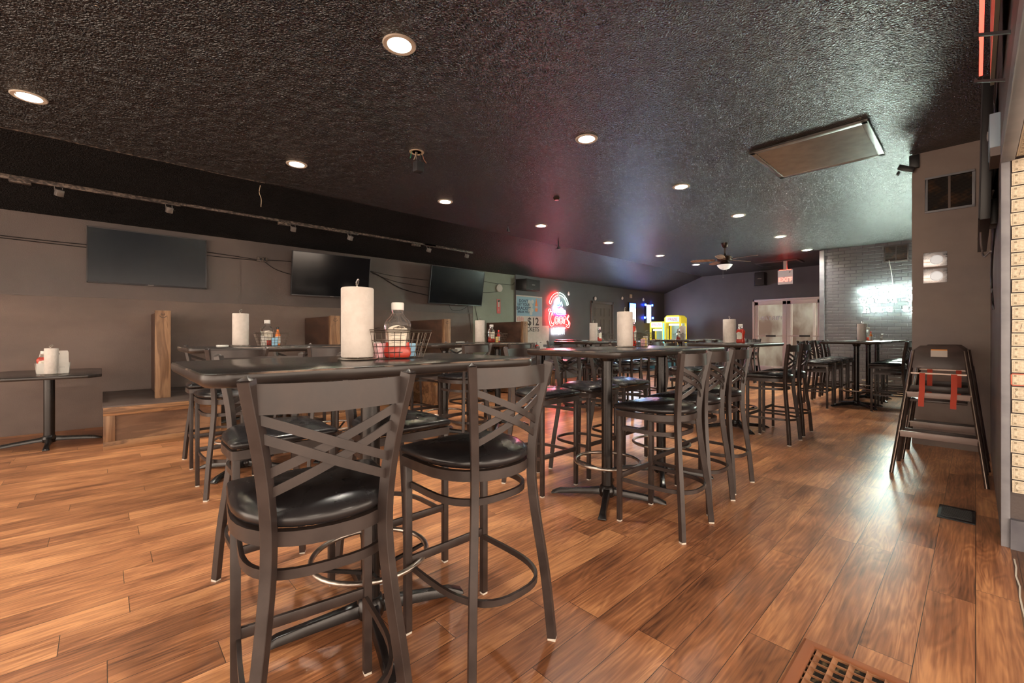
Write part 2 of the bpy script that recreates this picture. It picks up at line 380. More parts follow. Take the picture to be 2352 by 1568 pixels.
struct(MB().box(X0, XP, -6, YR - .42, 3.0, 3.06).build('ceiling_bar_side', M_WALL, smooth=0))
# left wall, three colour fields
b = MB()
b.m(0).box(X0, 7.22, WALL_Y, WALL_Y + .1, 1.655, WALL_Z + .01)
b.m(1).box(X0, 5.95, WALL_Y, WALL_Y + .1, 0, 1.655)
b.m(2).box(5.95, 7.22, WALL_Y - .004, WALL_Y, .5, WALL_Z)  # greener, lighter field of the wall
b.m(1).box(5.95, 7.22, WALL_Y, WALL_Y + .1, 0, 1.655)
b.m(3).box(7.22, XF, WALL_Y - .04, WALL_Y + .1, 0, WALL_Z + .03)
struct(b.build('wall_left', [M_WALL, M_WALLB, M_SAGE, M_WALLD], smooth=0))
b = MB()
for x in (-2.0, 1.5, 3.1): b.box(x, x + .012, WALL_Y - .006, WALL_Y, 1.68, WALL_Z)
struct(b.build('trim_1', M_WALL, smooth=0))
struct(MB().flat([(X0 + .1 * i, WALL_Y - .012, 1.648 + .004 * math.sin(i * .4)) for i in range(125)], .016, .028).build('trim_2', M_WALL))
# far wall (around the double door)
DY0, DY1, DZ = 2.86, 4.66, 2.23
b = MB(); b.box(XF, XF + .12, DY1, WALL_Y, 0, CZ); b.box(XF, XF + .12, 2.3, DY0, 0, CZ); b.box(XF, XF + .12, DY0, DY1, DZ, CZ)
struct(b.build('wall_far', M_WALLD, smooth=0))
struct(MB().box(XB, XF + .05, YR, 2.42, 0, CZ).build('wall_brick', M_BRICK, smooth=0))
struct(MB().box(XB - .035, XB + .05, 2.36, 2.45, 0, CZ - .01).build('trim_3', M_TRIMG, smooth=0))
struct(MB().box(XP, XP + .12, YR, .47, 0, CZ).build('wall_pillar', noise_mat('brown pillar with near light', (.22, .165, .145), (.30, .235, .205), (1.5, 1.5, 2), .42, .55), smooth=0))  # near light on this wall is put into its lighter colour
# right wall, opening with header over the camera side
b = MB(); b.box(3.64, XP + .1, YR - .5, YR, 0, CZ); b.box(X0, 3.64, YR - .42, YR, 2.128, CZ); b.box(XP, XB, YR - .15, YR, 0, CZ)
struct(b.build('wall_right', M_WALL, smooth=0))
b = MB(); b.box(3.618, 3.642, YR - .030, YR + .004, 0, 2.13)
b.box(X0, 3.60, YR - .045, YR + .004, 2.112, 2.130); b.box(X0, 3.60, YR, YR + .006, 2.112, 2.22)
struct(b.build('trim_4', M_TRIMG, bevel=.002))
b = MB(); b.box(3.60, 3.639, YR - .5, YR - .03, 0, .16)
struct(b.build('baseboard_right', noise_mat('scuffed grey baseboard', (.10, .10, .12), (.17, .17, .19), (6, 6, 6), .5), smooth=0))
b = MB(); b.flat([(3.45 - .12 * i, YR - .035 + random.uniform(-.006, .006), .0015) for i in range(34)], .006, .003)
struct(b.build('trim_5', M_GLIDE))

# double storefront door ------------------------------------------------
d = thing('door_1', 'pale aluminium double glass door with push bars at the far end', 'door', (XF, 3.76, 0)); struct(d)
b = MB()
for y in (DY0, DY1 - .05): b.box(-.06, .06, y - 3.76, y + .05 - 3.76, 0, DZ)
b.box(-.06, .06, DY0 - 3.76, DY1 - 3.76, DZ - .06, DZ)
b.build('door_frame', M_ALU, d, bevel=.004)
for k, (a, c) in enumerate(((DY0 + .05, 3.755), (3.765, DY1 - .05))):
    a -= 3.76; c -= 3.76
    b = MB(); b.box(-.03, .02, a, a + .10, .02, DZ - .07); b.box(-.03, .02, c - .10, c, .02, DZ - .07); b.box(-.03, .02, a, c, .02, .24); b.box(-.03, .02, a, c, DZ - .17, DZ - .07)
    leaf = b.build('door_leaf', M_ALU, d, bevel=.004)
    MB().box(-.006, 0, a + .1, c - .1, .24, DZ - .17).build('pane', M_PANE, leaf, smooth=0)
    MB().box(-.075, -.045, a + .03, c - .03, 1.12, 1.15).build('push_bar', M_ALU, leaf, bevel=.004)
    MB().box(-.082, -.04, (a + c) / 2 - .16, (a + c) / 2 + .10, 1.11, 1.16).build('push_pad', M_BLACK, leaf, bevel=.004)
# mirrored lettering on the left pane, as seen from inside
b = MB(); M = plane_m((-.012, 4.19 - 3.76 - .05, 1.66), (0, 1, 0), (0, 0, 1)); vs, fs = text_mesh("O'BRYAN", .17, M, .001, .004)
b.add(vs, fs); b.build('window_lettering', mat('white vinyl lettering', (.7, .75, .74), .5), d, smooth=0)
# street side of the doors
out = MB().box(16.6, 16.65, 1.5, 6.5, 0, 3.2).build('wall_outside', noise_mat('blurred street front', (.18, .12, .10), (.42, .40, .36), (1, 2.2, 1.2), .7), smooth=0); struct(out)
struct(MB().box(XF + .1, 16.6, 1.5, 6.5, -.05, 0).build('floor_outside', noise_mat('concrete walk', (.35, .34, .31), (.5, .48, .45), (3, 3, 3), .7), smooth=0))
struct(MB().box(XF + .12, 16.6, 1.5, 6.5, 3.1, 3.15).build('ceiling_outside', M_WHITE, smooth=0))
tag(MB().box(15.3, 15.36, 2.6, 5.3, 3.04, 3.09).build('vestibule_lamp', em('vestibule lamp', (.9, 1, .95), 2.5), smooth=0), 'slim lit ceiling lamp outside the glass double door', 'ceiling light')
b = MB(); b.box(-.02, .02, -.03, .03, 0, 2.4)
for i, y in enumerate((3.35, 3.95)): tag(b.build('porch_post', M_ALU, loc=(15.7, y, 0)), ['slim pale post outside behind the right glass door', 'slim pale post outside behind the left glass door'][i], 'post')
# painted door in the left wall
d = thing('door_2', 'dark painted panelled side door in the left wall', 'door', (10.75, WALL_Y - .04, 0)); struct(d)
b = MB(); b.box(-.56, -.49, -.03, 0, 0, 2.15); b.box(.49, .56, -.03, 0, 0, 2.15); b.box(-.56, .56, -.03, 0, 2.08, 2.15); b.build('door_frame', M_WALL, d, bevel=.004)
b = MB(); b.box(-.48, .48, -.015, 0, 0, 2.08)
for x in (-.22, .22):
    for z0, z1 in ((1.72, 1.95), (1.05, 1.62), (.25, .92)):
        b.flat([(x - .14, -.018, z0), (x + .14, -.018, z0), (x + .14, -.018, z1), (x - .14, -.018, z1)], .02, .012, (0, 1, 0), closed=True)
b.build('door_leaf', M_WALL, d, smooth=0)

# ================================================================ RECESSED LIGHTS
def make_can():
    t = thing('recessed_light', None, 'ceiling light')
    MB().lathe([(.076, .13), (.076, 0), (.078, -.006), (.104, -.008), (.110, -.002), (.110, 0), (.080, .004), (.080, .14)], n=32, cap=False).build('trim_ring', mat('off white trim', (.68, .63, .54), .5), t)
    MB().lathe([(0, -.075), (.03, -.073), (.058, -.06), (.070, -.04), (.072, 0)], (0, 0, .13), n=28).build('lamp', E_LAMP, t)
    return t
can0 = make_can(); used = False
OR1 = ['first', 'second', 'third', 'fourth', 'fifth', 'sixth', 'seventh', 'eighth', 'ninth']
for row, (cy, xs_) in enumerate(((CY1, CAN1), (CY2, CAN2))):
    for k, x in enumerate(xs_):
        if x < -1: lab = 'round recessed ceiling light behind the viewpoint'; 
        o = can0 if not used else dup(can0); used = True
        o.location = (x, cy, CZ)
        vis = [q for q in xs_ if q > (-.5 if row == 0 else 0)]
        if x in vis:
            n = vis.index(x)
            side = 'the left ceiling row' if row == 0 else 'the right ceiling row'
            big = ' glaring' if (row == 1 and n == 0) else ''
            o['label'] = f'lit{big} recessed light, {OR1[n]} from the front in {side}'
        else: o['label'] = 'round recessed ceiling light outside the view, behind the camera side'
        o['group'] = 'recessed lights in two rows'
# lamps of the bar room (beyond the opening, right of the view)
for k, (x, y) in enumerate(((1.6, -1.6), (-.6, -1.5), (-2.8, -1.6))):
    t = thing('pendant_lamp', ['pendant lamp in the bar room beside the bill covered wall end', 'middle pendant lamp in the bar room', 'pendant lamp in the bar room farthest from the bills'][k], 'pendant lamp', (x, y, 2.3), group='bar room pendants')
    MB().tube([(0, 0, .12), (0, 0, .70)], .006).build('cord', M_BLACK, t)
    MB().lathe([(.03, .14), (.05, .12), (.15, 0), (.148, -.002), (.04, .11)], n=24).build('lamp_shade', M_BRONZE, t)
    MB().lathe([(0, -.05), (.05, -.04), (.075, 0), (.05, .05), (.02, .08)], n=20).build('bulb', E_BAR, t)

# ================================================================ BAR STOOL
def qp(p, n=10):
    """smooth curve through points (Catmull-Rom)"""
    P = [Vector(x) for x in p]; P = [P[0] * 2 - P[1]] + P + [P[-1] * 2 - P[-2]]; out = []
    for i in range(1, len(P) - 2):
        for k in range(n):
            t = k / n; a, b_, c, d_ = P[i - 1:i + 3]
            out.append(.5 * ((2 * b_) + (-a + c) * t + (2 * a - 5 * b_ + 4 * c - d_) * t * t + (-a + 3 * b_ - 3 * c + d_) * t ** 3))
    out.append(P[-2]); return out
def d_outline(w, f, back, n=16, r=.022):
    """seat outline: straight front at y=f, sides running back into a half ellipse that ends at y=back"""
    ym = f - .16; P = [(-w, f - r), (-w + r * .3, f - r * .3), (-w + r, f), (w - r, f), (w - r * .3, f - r * .3), (w, f - r)]
    for i in range(n + 1):
        a = PI * i / n; c_ = math.cos(a); P.append((w * math.copysign(abs(c_) ** .9, c_), ym - (ym - back) * math.sin(a) ** .9))
    return P
def make_stool():
    t = thing('bar_stool', None, 'bar stool')
    # origin: floor, midway between the front legs; the sitter faces +Y
    # seat cushion
    rings = []
    for z, sc in ((.700, .90), (.704, .975), (.716, 1.0), (.730, .985), (.744, .90), (.754, .74), (.760, .50), (.762, .22)):
        o_ = d_outline(.215, .035, -.385); cx, cy = 0, -.17
        rings.append([(cx + (x - cx) * sc, cy + (y - cy) * sc, z - (.010 * min(1, max(0, (abs(x) - .1) / .12)) * max(0, (y + .1) / .14) if z > .74 else 0)) for x, y in o_])
    seat = MB().loft(rings).build('seat', M_VINYL, t, smooth=60)
    # frame under the seat
    outl = d_outline(.203, .015, -.372, r=.012)
    MB().flat([(x, y, .678) for x, y in outl], .022, .036, closed=True).build('seat_frame', M_FRAME, t, smooth=40)
    for sx in (-1, 1):
        lg = MB().box(sx * .192 - .0135, sx * .192 + .0135, -.0135, .0135, .008, .665).build('leg', M_FRAME, t, bevel=.002)
        MB().box(sx * .192 - .012, sx * .192 + .012, -.012, .012, 0, .010).build('foot_glide', M_GLIDE, lg)
    for sx in (-1, 1):
        prof = [(-.012, .008), (.014, .25), (.050, .48), (.066, .62), (.064, .74), (.044, .88), (0, 1.065)]   # bend toward the seat centre
        pts = qp([(sx * (.186 - .71 * q), -.400 + .70 * q, z) for q, z in prof], 6)
        ang = math.radians(30) * sx
        side = (math.cos(ang), math.sin(ang), 0)           # the tube is turned to follow the curved back
        lg = MB().flat(pts, .033, .027, sides=[side] * len(pts))
        top = pts[-1]; Rz = Matrix.Rotation(ang, 3, 'Z')
        lg.add([top + Rz @ Vector((a * .0135, c * .0165, 0)) for a, c in ((-1, -1), (1, -1), (1, 1), (-1, 1))] + [top + Vector((0, 0, .012))], [(0, 1, 4), (1, 2, 4), (2, 3, 4), (3, 0, 4)])
        lo = lg.build('leg', M_FRAME, t, bevel=.0015, seg=1, smooth=35)
        f = Vector(pts[0]); MB().cbox((f.x, f.y, .005), (.026, .03, .010), Rz).build('foot_glide', M_GLIDE, lo)
    def back_arc(z0, z1, hh, th, bow, name, yoff=0):
        n = 14; pts = []
        for i in range(n + 1):
            u = i / n; z = z0 + (z1 - z0) * u
            q = .066 * (1 - max(0, min(1, (z - .68) / .385)) ** 1.5)
            x = (-1 + 2 * u) * (.180 - .71 * q)
            pts.append((x, -.398 + .70 * q - bow * math.sin(PI * u) + yoff, z))
        MB().flat(pts, th, hh).build(name, M_FRAME, t, smooth=40)
    back_arc(1.020, 1.020, .070, .005, .040, 'top_rail')
    back_arc(.975, .838, .022, .005, .036, 'cross_strap', -.003)
    back_arc(.930, .790, .022, .005, .036, 'cross_strap', -.003)
    back_arc(.838, .975, .022, .005, .036, 'cross_strap', .004)
    back_arc(.790, .930, .022, .005, .036, 'cross_strap', .004)
    def ring(z, hh, name, back=-.345):
        P = [(-.184, .0, z), (-.186, -.13, z)]
        for i in range(1, 20):
            a = PI * i / 20; c_, s_ = math.cos(a), math.sin(a)
            P.append((-.186 * math.copysign(abs(c_) ** (2 / 2.8), c_), -.14 + (back + .14) * s_ ** (2 / 2.8), z))
        P += [(.186, -.13, z), (.184, 0, z)]
        MB().flat(P, .012, hh).build(name, M_FRAME, t, smooth=40)
    ring(.582, .024, 'upper_stretcher', -.345); ring(.262, .022, 'foot_ring', -.428)
    MB().box(-.18, .18, -.007, .007, .265, .298).build('foot_bar', M_FRAME, t, bevel=.002)
    return t
stool0 = make_stool(); stool_used = [False]
def stool(x, y, face, label, group='cross-back bar stools', jit=0):
    """x,y of the front legs' middle; face +1 looks to +Y, -1 to -Y"""
    o = stool0 if not stool_used[0] else dup(stool0); stool_used[0] = True
    o.location = (x, y, 0); o.rotation_euler = (0, 0, (0 if face > 0 else PI) + math.radians(jit)); o['label'] = label; o['group'] = group
    return o

# ================================================================ TABLES
def top_mb(x0, x1, y0, y1, z, r=.07, th=.036):
    rings = []
    for ins, dz in ((.026, -.040), (.014, -.0385), (.006, -.033), (.001, -.024), (0, -.014), (.001, -.005), (.0022, -.0016), (.005, 0)):
        rings.append([(x, y, z + dz) for x, y in rrect(x0 + ins, x1 - ins, y0 + ins, y1 - ins, max(.01, r - ins))])
    b = MB(); b.m(1).loft(rings[:6], caps=False).m(2).loft(rings[5:], caps=False); n = len(rings[0])
    b.m(0).add(rings[-1], [tuple(range(n))]); b.m(1).add(rings[0], [tuple(range(n))[::-1]]); return b
def cross_base(r, a0, name='base', hh=.05):
    b = MB()
    for k in range(4):
        a = a0 + k * PI / 2; c, s = math.cos(a), math.sin(a)
        R = []
        for d_, w_, z0, z1 in ((.02, .034, .035, .085), (.10, .026, .030, .072), (r * .6, .023, .018, .056), (r - .06, .024, .010, .044), (r, .030, .004, .016)):
            R.append([(c * d_ - s * q * w_, s * d_ + c * q * w_, zz) for q, zz in ((-1, z0), (1, z0), (.7, z1), (-.7, z1))])
        b.loft(R)
    b.lathe([(.052, .02), (.060, .06), (.052, .085), (.042, .10)], n=20)
    return b
def bar_table(x0, x1, y0, y1, cols, label, a0=PI / 4, ring=True, z=1.065, group='bar-height tables'):
    cx, cy = (x0 + x1) / 2, (y0 + y1) / 2
    t = thing('bar_table', label, 'table', (cx, cy, 0), group=group)
    top_mb(x0 - cx, x1 - cx, y0 - cy, y1 - cy, z).build('tabletop', [M_TOP, M_EDGE, M_WORN], t, smooth=50)
    for q in cols:
        def at(o): o.location = (q - cx, 0, 0); return o
        at(MB().lathe([(.038, .09), (.038, z - .06)], n=20).build('column', M_POLE, t))
        at(cross_base(.40, a0).build('base', M_POLE, t, bevel=.004, smooth=45))
        b = MB(); b.lathe([(.045, z - .085), (.06, z - .05), (.16, z - .042), (.16, z - .037)], n=20); at(b.build('top_plate', M_POLE, t))
        if ring:
            rg = at(MB().tube([(.225 * math.cos(2 * PI * i / 40), .225 * math.sin(2 * PI * i / 40), .27) for i in range(40)], .0105, 10, closed=True).build('foot_ring', M_CHROME, t))
            b = MB()
            for k in range(4):
                a = a0 + k * PI / 2; b.bar((.036 * math.cos(a), .036 * math.sin(a), .20), (.220 * math.cos(a), .220 * math.sin(a), .258), .014, .012)
            o = b.build('ring_strut', M_POLE, rg)
    return t
bar_table(.18, 1.40, 1.32, 2.08, [.80], 'black bar-height table in the foreground with paper towel roll and wire basket', a0=math.radians(-15))
bar_table(2.15, 3.80, 1.42, 2.18, [2.62, 3.40], 'long black bar-height table on two columns, second from the front in the right row', a0=math.radians(30))
bar_table(5.20, 6.42, 1.68, 2.44, [5.80], 'black bar-height table with a lone red bottle, third in the right row')
bar_table(.46, 2.10, 3.98, 4.74, [.90, 1.68], 'long black bar-height table behind the foreground table, nearest the wooden benches')
bar_table(2.50, 4.06, 3.85, 4.61, [2.90, 3.72], 'long black bar-height table in front of the green grey wall')
bar_table(5.20, 6.80, 3.85, 4.61, [5.65, 6.4], 'black bar-height table in front of the panelled side door, glowing pink from the neon')
bar_table(7.0, 8.2, 5.45, 6.15, [7.6], 'far black bar-height table under the red and white neon sign', ring=False)
bar_table(8.45, 10.05, 3.9, 4.65, [8.9, 9.65], 'far black bar-height table in front of the yellow arcade machines')
bar_table(10.3, 11.9, 3.9, 4.65, [10.75, 11.5], 'farthest black bar-height table in the middle, near the glass door')
bar_table(8.30, 9.52, .95, 1.71, [8.95], 'black bar-height table by the painted brick wall, nearest of the three in line')
bar_table(9.54, 10.6, .95, 1.71, [10.1], 'middle black bar-height table of the line by the painted brick wall')
bar_table(10.62, 11.7, .95, 1.71, [11.1], 'rear black bar-height table touching the painted brick wall end')

ST = [
 (.474, 1.465, 1, 'bronze cross-back bar stool in the left foreground, back to the viewer', -8.7),
 (1.06, 1.52, 1, 'bronze cross-back bar stool just right of the foreground one, empty floor to its right', 0),
 (.585, 2.06, -1, 'bar stool across the foreground table facing the viewer, left one', 0),
 (1.09, 1.87, -1, 'bar stool tucked under the far side of the foreground table, right of its column', 0),
 (2.555, 1.53, 1, 'first of three bar stools in a row on the near side of the two-column table', 0),
 (3.04, 1.58, 1, 'middle of three bar stools on the near side of the two-column table', 0),
 (3.55, 1.62, 1, 'third of three bar stools on the near side of the two-column table', 0),
 (2.49, 2.13, -1, 'bar stool across the two-column table, left of its front column, pink glow on seat', 0),
 (3.04, 2.13, -1, 'bar stool across the two-column table directly behind its front column', 0),
 (3.58, 2.15, -1, 'bar stool across the two-column table between its columns, pale seat sheen', 0),
 (5.44, 1.74, 1, 'bar stool alone in the open right aisle, front of its pair', -1),
 (6.02, 1.76, 1, 'bar stool just behind the aisle stool at the table with the red bottle', 1),
 (5.5, 2.40, -1, 'bar stool on the far side of the table with the red bottle, left one', 0),
 (6.1, 2.40, -1, 'bar stool on the far side of the table with the red bottle, right one', 0),
 (.72, 4.10, 1, 'bar stool behind the foreground table, leftmost, beside the wooden bench', 0),
 (1.41, 4.12, 1, 'bar stool with its back to the viewer, second at the left long table', 0),
 (.75, 4.66, -1, 'bar stool on the wall side of the left long table, left one', 0),
 (1.5, 4.68, -1, 'bar stool on the wall side of the left long table, right one', 0),
 (2.84, 3.95, 1, 'bar stool at the middle long table, left one of the near side', 0),
 (3.43, 3.90, 1, 'bar stool at the middle long table, right one of the near side', 0),
 (2.85, 4.56, -1, 'bar stool on the wall side of the middle long table, left one', 0),
 (3.6, 4.56, -1, 'bar stool on the wall side of the middle long table, right one', 0),
 (5.5, 4.0, 1, 'bar stool on the near side of the pink glowing table, left one', 0),
 (6.1, 4.0, 1, 'bar stool on the near side of the pink glowing table, middle one', 0),
 (6.65, 4.02, 1, 'bar stool on the near side of the pink glowing table, right one', 0),
 (5.6, 4.5, -1, 'bar stool on the far side of the pink glowing table, left one', 0),
 (6.35, 4.5, -1, 'bar stool on the far side of the pink glowing table, right one', 0),
 (7.4, 5.5, 1, 'bar stool at the table under the neon sign, left one', 0),
 (7.9, 5.5, 1, 'bar stool at the table under the neon sign, right one', 0),
 (8.8, 4.05, 1, 'bar stool in front of the arcade machines table, first of the near side', 0),
 (9.4, 4.05, 1, 'bar stool in front of the arcade machines table, second of the near side', 0),
 (8.8, 4.5, -1, 'bar stool on the arcade side of its table, left one', 0),
 (9.6, 4.5, -1, 'bar stool on the arcade side of its table, right one', 0),
 (10.6, 4.05, 1, 'bar stool seen against the glass door, left one', 0),
 (11.2, 4.05, 1, 'bar stool seen against the glass door, middle one', 0),
 (11.7, 4.05, 1, 'bar stool seen against the glass door, right one', 0),
 (8.50, 1.60, -1, 'bar stool with pale sheen at the brick wall tables, nearest of the left side', 0),
 (9.06, 1.60, -1, 'bar stool at the brick wall tables, second of the left side', 0),
 (9.62, 1.60, -1, 'bar stool at the brick wall tables, third of the left side', 0),
 (10.2, 1.60, -1, 'bar stool at the brick wall tables, fourth of the left side', 0),
 (8.68, 1.08, 1, 'bar stool at the brick wall tables, right side, just left of the high chairs', 0),
 (9.35, 1.08, 1, 'second bar stool on the right side of the brick wall tables, behind the nearer one', 0),
 (10.0, 1.08, 1, 'third bar stool on the right side of the brick wall tables', 0),
]
for x, y, f, lab, j in ST: stool(x, y, f, lab, jit=j)

# ================================================================ BOOTHS ALONG THE LEFT WALL
def booth_bench(x, label):
    t = thing('booth_bench', label, 'bench', (x, 6.8, 0), group='wooden booth benches with partitions')
    w_, y0, y1 = .50, -.80, .78
    MB().box(-w_, w_, y0 + .03, y1, .02, .415).build('bench_box', M_OAKY, t, smooth=0)
    MB().box(-w_ - .005, w_ + .005, y0 + .005, y1, .415, .445).build('seat_board', M_SEATWOOD, t, bevel=.003)
    b = MB()
    b.box(-w_, w_, y0, y0 + .028, .345, .43); b.box(-w_, w_, y0, y0 + .028, .0, .085)
    b.build('front_rail', M_OAKX, t, bevel=.002)
    for sx in (-1, 1): MB().box(min(sx * w_, sx * (w_ - .09)), max(sx * w_, sx * (w_ - .09)), y0 - .001, y0 + .029, .085, .345).build('front_stile', M_OAKZ, t, bevel=.002)
    MB().box(-.03, .03, y0 + .44, y1, .445, 1.44).build('partition_panel', M_DKWOOD, t, bevel=.003)
    p = MB().box(-.07, .07, y0 + .37, y0 + .44, .445, 1.445).build('partition_post', M_OAKZ, t, bevel=.003)
    # small burnt antler mark near the top of the post
    b = MB(); yk = y0 + .368
    b.flat([(-.034 + .068 * i / 10, yk, 1.385 - .022 * math.sin(PI * i / 10)) for i in range(11)], .002, .005)
    for sx in (-1, 1): b.flat([(sx * .012, yk, 1.39), (sx * .016, yk, 1.405), (sx * .010, yk, 1.415)], .002, .003)
    b.flat([(-.008, yk, 1.392), (.008, yk, 1.392), (.008, yk, 1.404), (-.008, yk, 1.404)], .002, .003, (0, 1, 0), closed=True)
    b.build('burnt_mark', M_INK, p, smooth=0)
    return t
for x, l in ((.50, 'nearest wooden booth bench with pale upright post, fully visible on the left'), (2.46, 'second wooden booth bench, its brown partition left of the paper towel roll'),
             (4.42, 'third wooden booth bench, brown partition right of the wire basket'), (6.36, 'fourth wooden booth bench, partition in front of the price poster')): booth_bench(x, l)
def low_table(x, y, label, dx=.41, dy=.62):
    t = thing('booth_table', label, 'table', (x, y, 0), group='low tables between the booth benches')
    c = .10; P = [(-dx + c, -dy), (dx - c, -dy), (dx, -dy + c), (dx, dy - c), (dx - c, dy), (-dx + c, dy), (-dx, dy - c), (-dx, -dy + c)]
    MB().prism(P, .728, .762).build('tabletop', M_TOP, t, bevel=.008)
    MB().lathe([(.044, .09), (.044, .70)], n=20).build('column', M_POLE, t)
    MB().box(-.15, .15, -.15, .15, .70, .728).build('top_plate', M_POLE, t)
    cross_base(.41, 0).build('base', M_POLE, t, bevel=.004, smooth=45)
low_table(-.42, 6.78, 'low black table with clipped corners at the far left, holding a white carton')
low_table(1.48, 6.78, 'low black table between the first and second booth benches')
low_table(3.44, 6.78, 'low black table between the second and third booth benches')
low_table(5.39, 6.78, 'low black table between the third and fourth booth benches')
low_table(7.35, 6.78, 'low black table beyond the last booth bench, below the price poster')

# ================================================================ TABLE ITEMS
def make_roll():
    h = thing('towel_holder', None, 'holder')
    MB().tube([(.072 * math.cos(2 * PI * i / 28), .072 * math.sin(2 * PI * i / 28), .0045) for i in range(28)], .0035, 8, closed=True).tube([(-.07, 0, .004), (.07, 0, .004)], .003).tube([(0, -.07, .004), (0, .07, .004)], .003).build('base_ring', M_CHROME, h)
    P = [(-.006, 0, .004), (-.006, 0, .29)] + [(.014 * math.sin(2 * PI * (i / 12) - .4), 0, .300 + .012 - .012 * math.cos(2 * PI * i / 12 + .3)) for i in range(12)] + [(.006, 0, .29), (.006, 0, .004)]
    MB().tube(P, .0028, 8).build('rod', M_CHROME, h)
    r = MB().lathe([(.020, .012), (.060, .012), (.0625, .016), (.0625, .284), (.060, .288), (.020, .288), (.019, .284), (.019, .016)], n=48, cap=False)
    r.flat([(.0625, 0, .15), (.0655, .002, .15), (.067, .012, .15)], .0008, .27)
    r = r.build('paper_towel_roll', M_PAPER, smooth=50)
    return h, r
holder0, roll0 = make_roll(); cnt = {'roll': 0}
def roll(x, y, z, where, s=1.0, rz=0, widen=1.0):
    first = cnt['roll'] == 0; cnt['roll'] += 1
    h = holder0 if first else dup(holder0); r = roll0 if first else dup(roll0)
    for o in (h, r): o.location = (x, y, z); o.rotation_euler = (0, 0, rz)
    r.scale = (widen, widen, s); h.scale = (1, 1, s)
    tag(h, f'wire holder of the roll {where}', 'holder', 'paper towel holders'); tag(r, f'white paper towel roll standing {where}', 'paper towel roll', 'paper towel rolls')
TZ = 1.065
roll(.745, 1.70, TZ, 'on the foreground table, largest in the picture', rz=.8)
roll(3.09, 1.95, TZ, 'on the two-column table second from the front', rz=.3)
roll(5.47, 2.02, TZ, 'beside the lone red bottle on the right', rz=1.0, widen=1.12)
roll(.88, 4.42, TZ, 'on the left long table beside the small white lid', rz=.5)
roll(3.56, 4.40, TZ, 'on the middle long table in front of the hanging screen', rz=.2)
roll(5.63, 4.12, TZ, 'on the table in front of the panelled side door', rz=0)
roll(9.10, 4.32, TZ, 'beside the arcade machines, farthest in the middle', rz=0)
roll(9.36, 1.32, TZ, 'at the brick wall tables, left one of the two', rz=0)
roll(9.80, 1.36, TZ, 'at the brick wall tables, right one of the two', rz=0)
roll(-.385, 6.42, .762, 'before the white carton on the far left low table', s=.93, rz=0, widen=.80)

def kring(w, d, z, n=28, e=2.6):
    P = []
    for i in range(n):
        a = 2 * PI * i / n; c, s = math.cos(a), math.sin(a)
        P.append((w / 2 * math.copysign(abs(c) ** (2 / e), c), d / 2 * math.copysign(abs(s) ** (2 / e), s), z))
    return P
def kw(z):   # half-outline of the flat squeeze bottle: width, depth at a height
    T = [(0, .090, .056), (.006, .104, .062), (.020, .112, .064), (.036, .108, .062), (.046, .099, .058), (.07, .096, .057), (.10, .097, .057), (.125, .108, .062), (.142, .110, .062), (.158, .092, .056), (.175, .060, .048), (.186, .046, .044), (.192, .046, .046), (.197, .050, .050), (.202, .044, .044)]
    for i in range(len(T) - 1):
        if T[i][0] <= z <= T[i + 1][0]:
            u = (z - T[i][0]) / (T[i + 1][0] - T[i][0]); return T[i][1] + (T[i + 1][1] - T[i][1]) * u, T[i][2] + (T[i + 1][2] - T[i][2]) * u
    return T[-1][1:]
def make_ketchup(level, full=False):
    t = thing('ketchup_bottle', None, 'bottle')
    zs = [0, .003, .006, .012, .02, .028, .036, .041, .046, .058, .07, .085, .10, .112, .125, .134, .142, .15, .158, .166, .175, .181, .186, .192, .197, .202]
    MB().loft([kring(*kw(z), z) for z in zs]).build('bottle', M_GLASS, t, smooth=60)
    zl = [z for z in zs if z < level] + [level]
    MB().loft([kring(kw(z)[0] - .004, kw(z)[1] - .004, z + .002) for z in zl]).build('ketchup', M_KETCH, t, smooth=60)
    MB().lathe([(.0245, .200), (.0255, .202), (.0260, .226), (.0240, .231), (0, .232)], n=28).build('cap', M_WHITE, t)
    for s in (-1, 1):
        n = 10; rows = []; b = MB()
        outline = []
        for i in range(13):
            u = i / 12; z = .048 + .088 * u; hw = (.034 + .006 * u) * (1 if u < .75 else math.sqrt(max(0.02, 1 - ((u - .75) / .25) ** 2)) * .999)
            outline.append((hw, z))
        vs = []; fs = []
        for i, (hw, z) in enumerate(outline):
            w_, d_ = kw(z)
            for k in range(7):
                x = hw * (k / 3 - 1); e = 2.6
                y = d_ / 2 * (1 - min(.999, abs(2 * x / w_)) ** e) ** (1 / e) + .0012
                vs.append((x, s * y, z))
        for i in range(12):
            for k in range(6): fs.append((i * 7 + k, i * 7 + k + 1, (i + 1) * 7 + k + 1, (i + 1) * 7 + k))
        b.m(0).add(vs, fs)
        if s < 0:
            M = plane_m((0, -.0310, .118), (1, 0, 0), (0, 0, 1)); a_, f_ = text_mesh('HEINZ', .012, M, .0003); b.m(1).add(a_, f_)
            for zz, ww in ((.100, .05), (.092, .056), (.078, .04), (.070, .05), (.062, .045)): b.m(1).box(-ww / 2, ww / 2, -.0305, -.0298, zz, zz + .0012)
        b.build('paper_label', [M_LABEL, M_INK], t, smooth=60)
    return t
kb_low = make_ketchup(.062); kb_full = make_ketchup(.165); kused = set()
def ketchup(x, y, z, full, where, rz=0):
    src = kb_full if full else kb_low
    o = src if src.name not in kused else dup(src); kused.add(src.name)
    o.location = (x, y, z); o.rotation_euler = (0, 0, rz); tag(o, where, 'bottle', 'ketchup bottles'); return o
